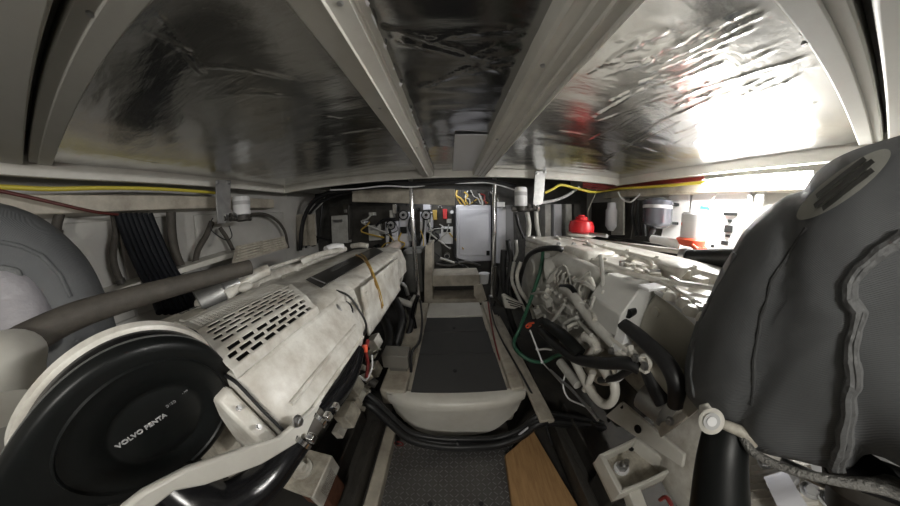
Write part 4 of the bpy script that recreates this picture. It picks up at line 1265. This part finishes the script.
# ------------------------------------------------------------------ far bulkhead
YB = 2.72
cab = thing('electrical_cabinet', 'blank white cabinet on the far bulkhead between the two poles', 'cabinet', P(474, 262, Y=2.62))
MB().prism(LF('Y', 2.56, (456, 205), (491, 205), (491, 261), (470, 262), (456, 258)), (0, .18, 0)).build('body', LILAC, cab, .012)
MB().prism(LF('Y', 2.555, (459, 209), (489, 209), (489, 256), (459, 255)), (0, .012, 0)).build('door', LILAC, cab, .006)
MB().obox(P(488, 253, Y=2.55), (.02, 0, 0), (0, .012, 0), (0, 0, .03)).build('latch', BLACKM, cab, .003)
MB().tube(LF('Y', 2.55, (455, 206), (454, 235), (455, 257), (464, 263)), .012, 8).build('edge_cable', BLACK, cab)
col = thing('tall_duct', 'tall pale rounded duct right of the white cabinet on the far bulkhead', 'duct', P(504, 250, Y=2.5))
MB().tube(LF('Y', 2.5, (500, 208), (500, 262)), .075, 24, 1).build('duct', LILAC, col)
MB().prism(LF('Y', 2.45, (504, 205), (513, 205), (514, 262), (505, 262)), (0, .31, 0)).build('side_box', mat('mid_grey', (.22, .22, .23), .4), col, .008)
MB().prism(LF('Y', 2.42, (497, 202), (505, 202), (505, 207), (497, 207)), (0, .1, 0)).build('label_box', WHITE, col, .004)
items = [((343, 204), (349, 204), (350, 240), (343, 240), DSTEEL, 'dark narrow box left of the far control panel'),
         ((331, 216), (347, 215), (348, 243), (332, 243), GREYE, 'dim grey box at the far left corner of the bulkhead'),
         ((385, 222), (398, 221), (398, 246), (386, 247), LILAC, 'pale panel of the far control gear, left of the left pole'),
         ((399, 212), (409, 212), (409, 248), (400, 248), LILAC, 'tall pale panel directly left of the left pole'),
         ((420, 212), (433, 212), (433, 247), (420, 247), LILAC, 'pale panel with a round dial just right of the left pole'),
         ((441, 227), (453, 227), (453, 244), (441, 244), WHITE, 'small white circuit box left of the white cabinet'),
         ((368, 226), (380, 224), (381, 240), (369, 241), GREYE, 'small grey control unit at the left of the far control gear'),
         ((425, 232), (440, 230), (442, 262), (427, 263), mat('duct_grey', (.12, .12, .11), .5, noise_amt=.5), 'dark grey bulky box below the round dial')]
for k, it in enumerate(items):
    t = thing('control_unit', it[5], 'control box', P(*it[3], Y=2.66))
    MB().prism(LF('Y', 2.60 - .015 * (k % 3), *it[:4]), (0, .098 + .015 * (k % 3), 0)).build('body', it[4], t, .006)
    a, b = P(*it[0], Y=2.60), P(*it[2], Y=2.60)
    MB().obox(((a.x + b.x) / 2, 2.60 - .015 * (k % 3), a.z + (b.z - a.z) * .2), ((b.x - a.x) * .3, 0, 0), (0, .01, 0), (0, 0, .02)).build('label_plate', random.choice([BLACKM, STEEL]), t, .002)
    if it[4] is LILAC:
        c = P((it[0][0] + it[1][0]) / 2, it[0][1] + 3, Y=2.60)
        MB().lathe(c + Vector((0, -.02, 0)), (0, -1, 0), [(-.04, .062), (.02, .062), (.024, .052), (.018, .048)], 24).build('dial_rim', BLACKM, t)
        MB().lathe(c + Vector((0, -.035, 0)), (0, -1, 0), [(0, .05), (.003, .05)], 20).build('dial_face', LETTER, t)
        MB().lathe(c + Vector((0, -.04, 0)), (0, -1, 0), [(0, .02), (.012, .018)], 14).build('hub', BLACKM, t)
for k, (px, py, m_, lab) in enumerate(((395, 209, CHROME, 'shiny vertical fitting above the pale far panel'), (435, 215, GOLD, 'dim amber relay right of the round dial'), (445, 214, RED, 'small dark red switch left of the white cabinet'))):
    c = P(px, py, Y=2.6)
    t = thing('relay', lab, 'fitting', c)
    MB().obox(c, (.025, 0, 0), (0, .03, 0), (0, 0, .06)).build('body', m_, t, .004)
    MB().obox(c + Vector((0, .07, 0)), (.035, 0, 0), (0, .085, 0), (0, 0, .03)).build('base', BLACKM, t, .003)
random.seed(5)
wires = [((300, 250), (303, 222), (312, 203), (326, 194), (352, 189), (380, 186), (408, 184)), ((306, 248), (306, 222), (318, 204), (335, 196), (352, 192)),
         ((302, 228), (314, 236), (328, 240)), ((300, 240), (315, 245), (320, 225), (322, 205))]
for k, w_ in enumerate(wires):
    one('conduit', MB().tube(LF('Y', 2.25 + .045 * k, *w_), [.028, .018, .016, .016][k], 10, 5), BLACK, ['thick black conduit arching from the far left corner up to the ceiling', 'thinner black conduit inside the arching one at the far left', 'short black conduit low in the far left corner', 'looping black conduit in the far left corner'][k], 'conduit')
for k, (w_, m_, r, lab) in enumerate(((((308, 226), (313, 213), (322, 203), (325, 196)), GREYE, .009, 'grey wire following the arched conduit at the far left'),
                                      (((330, 190), (355, 189), (385, 186), (412, 187), (435, 184), (470, 183), (490, 183), (515, 190)), WHITE, .007, 'white wire strung under the coaming across the far end'),
                                      (((350, 182), (385, 181), (415, 184), (450, 182), (480, 180), (500, 183), (516, 186)), BLACK, .022, 'black cable run under the coaming across the far end'),
                                      (((404, 190), (408, 198), (406, 206)), BLACK, .010, 'short black wire left of the left pole top'),
                                      (((456, 196), (462, 205), (470, 204), (478, 199), (488, 203)), GOLD, .008, 'amber wire looping above the white cabinet'),
                                      (((412, 214), (409, 226), (413, 240), (410, 255)), BLACK, .016, 'black hose beside the left pole on the far control gear'),
                                      (((424, 216), (423, 232), (419, 246)), BLACK, .014, 'black hose under the round dial on the far panel'),
                                      (((388, 224), (391, 236), (389, 250)), BLACKM, .022, 'black hose between the pale far panels'),
                                      (((376, 226), (383, 220), (391, 219), (396, 221)), BLACK, .016, 'black hose arching over the far control unit'))):
    yy = 2.0 if k in (1, 2) else 2.58
    one('far_wire', MB().tube(LF('Y', yy, *w_), r, 8, 5), m_, lab, 'wire')
# low clutter under the cabinet
cl = [(((436, 264), (450, 266), (465, 262), (480, 266)), DSTEEL, .02, 'dark pipe crossing above the upper far step'), (((440, 258), (452, 262), (468, 268)), GREYE, .014, 'pale pipe slanting above the upper far step'),
      (((455, 262), (470, 270), (476, 272)), BLACK, .02, 'black hose resting behind the upper far step'), (((448, 290), (452, 300), (450, 312)), LETTER, .03, 'grey pipe standing under the upper far step')]
for w_, m_, r, lab in cl:
    one('bilge_pipe', MB().tube(LF('Y', 2.45, *w_), r, 10, 4), m_, lab, 'pipe')
for k in range(3):
    one('stored_board', MB().prism(LF('Y', 2.3 - .03 * k, (296 + 6 * k, 215), (302 + 6 * k, 214), (304 + 6 * k, 245), (298 + 6 * k, 246)), (0, .02, 0)), GELD, ['dirty upright board at the left end of the far corner', 'middle upright board in the far left corner', 'right upright board in the far left corner'][k], 'board')

# ------------------------------------------------------------------ right side wall and its equipment
sl = thing('strip_lamp', 'glowing white strip lamp under the right side coaming', 'lamp', (1.76, .6, 1.45))
MB().box(1.765, 1.80, .26, .93, 1.445, 1.475).build('housing', WHITE, sl, .003)
MB().cyl((1.752, .28, 1.449), (1.752, .91, 1.449), .0125, seg=12).build('tube', LAMPM, sl)
for nm, pts, m_, r, lab in (('yellow_cable', ((545, 193, 1.75), (553, 189, 1.75), (561, 185, 1.76), (575, 188, 1.76), (592, 192, 1.76)), YEL, .012, 'yellow cable dipping at the far right corner and running to the strip lamp'),):
    pts = L('Y', *[(a, b, 1.80) for a, b, _ in pts]) + L('X', (605, 191, 1.74), (622, 188.5, 1.745), (650, 187, 1.75), (680, 184.5, 1.75), (706, 182, 1.75), (713, 181.5, 1.77))
    one(nm, MB().tube(pts, r, 10, 5), m_, lab, 'cable')
for k in range(3):
    pts = L('Y', (583, 183 + k * 2, 1.86), (600, 185 + k * 2, 1.86)) + L('X', (618, 184.5 + k * 1.4, 1.80), (650, 182 + k * 1.3, 1.80), (690, 178.5 + k * 1.3, 1.80), (704, 177 + k * 1.3, 1.80))
    one('red_cable', MB().tube(pts, .006, 8, 5), REDC, ['topmost dark red cable behind the yellow one on the right coaming', 'middle dark red cable behind the yellow one on the right coaming', 'lowest dark red cable behind the yellow one on the right coaming'][k], 'cable', 'dark red cables on the right coaming')
one('grey_hose', MB().tube(L('Y', (541, 203, 1.80), (556, 200, 1.88), (568, 195, 1.88), (579, 187, 1.88)), .014, 10, 5), LETTER, 'grey-blue hose slanting behind the right filter bracket', 'hose')
one('white_wire', MB().tube(LF('X', 1.7, (618, 192), (622, 199), (630, 202), (636, 198), (640, 194)), .008, 8, 5), WHITE, 'white wire loop hanging above the small grey cylinder', 'wire')
one('white_wire', MB().tube(L('X', (597, 189, 1.74), (594, 197, 1.66), (588, 212, 1.6), (590, 226, 1.5)), .006, 8, 4), GEL, 'pale wire hanging down to the red tank', 'wire')
# vertical ribs and grey tanks in the far right corner
for k, (a, b) in enumerate(((545, 551), (554, 562), (566, 572), (574, 581))):
    one('upright_rib', MB().prism(LF('Y', 2.45 - .02 * k, (a, 204), (b, 204), (b, 242), (a, 242)), (0, .31 + .02 * k, 0)), [GREYE, LILAC, GREYE, DSTEEL][k], ['leftmost grey upright in the far right corner', 'broad pale upright second from the left in the far right corner', 'third grey upright in the far right corner', 'rightmost dark upright in the far right corner'][k], 'panel', bevel=.01)
for k, (pts, m_, r) in enumerate(((((516, 214), (519, 226), (524, 238)), BLACK, .016), (((527, 212), (529, 225), (528, 238)), GREYE, .022), (((536, 210), (537, 226), (540, 240)), GREYE, .02))):
    one('riser_pipe', MB().tube(LF('Y', 1.85, *pts), r, 12, 4), m_, ['black hose below the right spin-on filter', 'pale pipe below the right spin-on filter', 'pale pipe below the right hanging bracket'][k], 'pipe')
# red tank
rt_ = thing('red_tank', 'small bright red domed tank standing on a white base behind the right engine', 'tank', P(581, 236, X=1.15))
c = P(581, 233, X=1.12)
MB().lathe(c, (0, 0, 1), [(0, .085), (.012, .112), (.06, .112), (.10, .10), (.115, .06)], 28).build('body', RED, rt_)
MB().lathe(c + Vector((0, 0, .105)), (0, 0, 1), [(0, .055), (.03, .055), (.04, .03), (.05, .03)], 18).build('cap', RED, rt_)
MB().lathe(c + Vector((0, 0, -.035)), (0, 0, 1), [(0, .10), (.012, .13), (.03, .13), (.034, .10)], 28).build('base_ring', GEL, rt_)
MB().tube(L('X', (590, 234, 1.1), (600, 235, 1.1), (607, 236, 1.1)), .014, 10).build('outlet', STEEL, rt_)
# small grey cylinder and its backing
gc = thing('small_canister', 'small light grey cylinder on a grey backplate on the right wall', 'canister', P(612, 228, X=1.8))
MB().prism([P(611, 196, X=1.85), P(623, 194, X=1.85), P(623, 235, X=1.85), P(611, 235, X=1.85)], (.03, 0, 0)).build('backplate', GREYE, gc, .006)
c = P(611, 226, X=1.72)
MB().lathe(c, (0, 0, 1), [(-.05, .03), (-.02, .05), (0, .065), (.17, .065), (.19, .05), (.25, .045)], 22).build('cylinder', LILAC, gc)
# steel bowl filter
sf = thing('water_strainer', 'large grey metallic strainer bowl on black brackets on the right wall', 'tank', P(657, 225, X=1.75))
c = P(657, 222, X=1.68)
MB().lathe(c, (0, 0, 1), [(-.05, .06), (-.02, .115), (0, .125), (.14, .125), (.15, .132), (.17, .132), (.19, .10), (.20, .05)], 32).build('bowl', mat('tank_grey', (.13, .135, .16), .25, .6), sf)
MB().lathe(c, (0, 0, 1), [(.11, .127), (.135, .127)], 32).build('label_band', LETTER, sf)
for z in (.16, .0):
    MB().obox(c + Vector((.17, -.02, z)), (.12, 0, 0), (0, .03, 0), (0, 0, .012)).build('bracket_arm', BLACKM, sf, .004)
MB().tube([c + Vector((-.05, 0, -.05)), c + Vector((-.05, .02, -.11)), c + Vector((.0, .05, -.14))], .03, 12).build('outlet_hose', BLACK, sf)
# wall panels on the right
one('wall_board', MB().prism([P(669, 196, X=1.93), P(690, 190, X=1.93), P(683, 247, X=1.93), P(660, 240, X=1.93)], (.03, 0, 0)), WHITE, 'cream board behind the grey strainer on the right wall', 'panel', bevel=.004)
wb = thing('switch_panel', 'brightly lit white panel with black switches beside the strip lamp', 'panel', P(720, 250, X=1.93))
a, b = P(693, 190, X=1.93), P(748, 187, X=1.93)
MB().prism([P(693, 189, X=1.93), P(749, 187, X=1.93), P(744, 215, X=1.93), P(735, 245, X=1.93), P(690, 262, X=1.93), P(684, 240, X=1.93)], (.04, 0, 0)).build('board', WHITE, wb, .004)
for px, py, w_, h_ in ((731, 214, .10, .022), (730, 221, .03, .02), (729, 229, .06, .05), (728, 236, .03, .02), (725, 243, .05, .03), (713, 246, .02, .02), (698, 240, .04, .02)):
    p = P(px, py, X=1.925)
    MB().box(1.905, 1.93, p.y - w_ / 2, p.y + w_ / 2, p.z - h_ / 2, p.z + h_ / 2).build('switch', BLACKM, wb, .002)
for k in range(6):
    p = P(700, 222 + 3.4 * k, X=1.925)
    MB().box(1.92, 1.93, p.y - .018, p.y + .018, p.z - .004, p.z + .004).build('print_line', DLETTER, wb)
one('door_edge_seal', MB().tube(LF('X', 1.90, (748, 187), (750, 200), (746, 218), (738, 236), (732, 250)), .016, 10, 5), LETTER, 'grey rubber edge seal curving down beside the switch panel', 'seal')
one('grey_pillar', MB().prism([P(757, 190, X=1.88), P(766, 189, X=1.88), P(752, 225, X=1.88), P(744, 232, X=1.88)], (.05, 0, 0)), GREYE, 'grey slanted pillar right of the switch panel partly behind the jacket', 'panel', bevel=.006)
one('blue_tag', MB().obox(P(705, 208, X=1.88), (.008, 0, 0), (0, .04, .006), (0, .0, .012)), BLUE, 'small blue tag on a wire in front of the switch panel', 'tag', bevel=.004)
one('tag_wire', MB().tube(LF('X', 1.89, (718, 190), (712, 200), (706, 206), (698, 210)), .005, 8), LETTER, 'thin grey wire holding the blue tag', 'wire')
ff = thing('filter_canister', 'white canister with a blurred red spot on an orange base by the right wall', 'filter', P(691, 245, X=1.6))
c = P(691, 238, X=1.55)
MB().lathe(c, (0, 0, 1), [(0, .075), (.15, .075), (.165, .06)], 24).build('canister', WHITE, ff)
MB().lathe(c, (0, 0, 1), [(-.055, .05), (-.04, .095), (-.01, .10), (0, .085)], 24).build('orange_base', ORANGE, ff)
MB().lathe(P(684.5, 224, X=1.50), P(684.5, 224, X=1.3) - P(684.5, 224, X=1.5), [(0, .022), (.004, .022)], 16).build('red_spot', ORANGE, ff)
for k in range(4):
    MB().cyl(c + Vector((-.08 + .04 * k, -.06, -.04)), c + Vector((-.08 + .04 * k, -.10, -.06)), .014).build('bolt_boss', ORANGE, ff)
MB().tube([c + Vector((-.06, .05, -.05)), c + Vector((-.10, .18, -.04)), c + Vector((-.10, .26, -.04))], .03, 14).build('white_nozzle', WHITE, ff)
# bank of dark hoses
for k in range(5):
    p = [P(598, 235 + 3.6 * k, X=1.62), P(630, 241 + 3.8 * k, X=1.6), P(660, 247 + 3.8 * k, X=1.58), P(690, 254 + 3.6 * k, X=1.56)]
    one('hose_run', MB().tube(p, .017, 10, 4), BLACK if k != 2 else DSTEEL, ['topmost', 'second', 'third, greyish', 'fourth', 'lowest'][k] + ' of the parallel dark hoses low on the right wall', 'hose')
one('side_shelf', MB().prism([P(595, 240, X=1.45), P(735, 258, X=1.45), P(735, 262, X=1.45), P(595, 244, X=1.45)], (.50, 0, 0)), GEL, 'pale shelf along the right wall behind the engine', 'shelf', bevel=.004)
bp2 = thing('intake_pipe', 'matt black pipe running from the jacket to the cream cap on the right engine', 'pipe', P(705, 258, X=1.2))
MB().tube(L('X', (682, 257, 1.25), (700, 258, 1.22), (728, 258, 1.15), (760, 258, 1.05)), .042, 20, 3).build('pipe', BLACKM, bp2)
MB().lathe(P(684, 257, X=1.24), P(690, 257.4, X=1.235) - P(684, 257, X=1.24), [(-.01, .048), (.03, .048)], 20).build('clamp', STEEL, bp2)
one('wall_batten', MB().prism([P(630, 195, X=1.94), P(636, 194, X=1.94), P(630, 240, X=1.94), P(624, 239, X=1.94)], (.03, 0, 0)), DSTEEL, 'dark batten left of the grey strainer on the right wall', 'batten')
for k in range(3):
    one('vertical_hose', MB().tube(LF('X', 1.85, (634 + 5 * k, 200), (632 + 6 * k, 215), (637 + 4 * k, 236)), .018, 10, 4), BLACK, ['left', 'middle', 'right'][k] + ' of three dark hoses hanging left of the grey strainer', 'hose')
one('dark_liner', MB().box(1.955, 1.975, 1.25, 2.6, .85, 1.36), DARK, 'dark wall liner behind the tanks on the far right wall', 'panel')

random.seed(21)
CLUT = [('grey relay box', GREYE), ('pale relay box', LILAC), ('black relay box', BLACKM), ('steel relay box', STEEL)]
SPOT = ['high between the pale far panels', 'beside the round dial', 'under the far cream beam', 'low on the far control gear', 'left of the white cabinet', 'above the white cabinet', 'near the far left control unit', 'over the dark bulky box']
PTS = [(392, 214), (430, 220), (418, 209), (412, 238), (449, 221), (365, 222), (436, 228), (384, 232), (440, 207), (427, 206), (404, 230), (450, 248), (372, 214), (443, 236),
       (395, 238), (422, 226), (411, 222), (452, 212), (376, 246), (432, 240), (447, 256)]
gr = thing('relay_rack', 'cluttered rack of small relays, fuses and fittings on the far bulkhead', 'rack', P(420, 240, Y=2.7))
MB().prism(LF('Y', 2.70, (330, 207), (452, 207), (452, 260), (330, 256)), (0, .045, 0)).build('back_board', DSTEEL, gr)
for k, (px, py) in enumerate(PTS):
    c = P(px, py, Y=2.62)
    m_ = CLUT[k % 4][1]
    w_, h_ = random.uniform(.015, .045), random.uniform(.015, .06)
    if k % 3 == 2:
        MB().cyl(c + Vector((0, .08, 0)), c + Vector((0, -.02, 0)), w_, w_ * .9, 16).build('gauge', m_, gr)
        MB().cyl(c + Vector((0, -.021, 0)), c + Vector((0, -.024, 0)), w_ * .7, w_ * .7, 14).build('gauge_face', WHITE if k % 2 else BLACK, gr)
    else:
        MB().obox(c + Vector((0, .02, 0)), (w_, 0, 0), (0, .06, 0), (0, 0, h_)).build('relay', m_, gr, .003)
for k in range(16):
    px, py = random.uniform(368, 452), random.uniform(208, 236)
    pp = [P(px + i * random.uniform(-5, 6), py + i * random.uniform(3, 9), Y=2.56 + random.uniform(-.02, .02)) for i in range(4)]
    MB().tube(pp, random.uniform(.005, .012), 8, 4).build('rack_wire', random.choice([BLACK, BLACK, GREYE, GOLD]), gr)
rw = thing('cabinet_wiring', 'tangle of amber and dark wires above the white cabinet', 'wires', P(475, 200, Y=2.6))
for k in range(12):
    px = 457 + k * 3.2
    pp = [P(px + random.uniform(-4, 4) + i * 2, 192 + i * 4 + random.uniform(-2, 2), Y=2.55) for i in range(4)]
    MB().tube(pp, random.uniform(.006, .012), 8, 4).build('wire', random.choice([GOLD, BLACK, REDC, GREYE, BLACK]), rw)
MB().prism(LF('Y', 2.6, (456, 190), (500, 190), (500, 205), (456, 205)), (0, .15, 0)).build('wiring_tray', DSTEEL, rw)
LP = [('black', BLACK), ('dark steel', DSTEEL), ('pale grey', GREYE), ('brown-grey', HOSE), ('glossy black', BLACKG)]
for (x0, x1, ya, yb, base, lab) in ((492, 515, 1.5, 1.9, 268, 'pipe packed low beside the foot of the right pole'), (404, 419, 1.35, 1.8, 296, 'pipe packed low between the left pole and the left engine')):
    for k, (nm, m_) in enumerate(LP):
        px = x0 + (x1 - x0) * (k + .5) / 5
        pp = [P(px + random.uniform(-5, 5), base + i_ * 13 + random.uniform(-3, 3), Y=yb - (yb - ya) * k / 5) for i_ in range(4)]
        one('loose_pipe', MB().tube(pp, .012 + .004 * (k % 3), 10, 5), m_, nm + ' ' + lab, 'pipe', 'pipes beside the ' + ('right' if x0 > 450 else 'left') + ' pole')
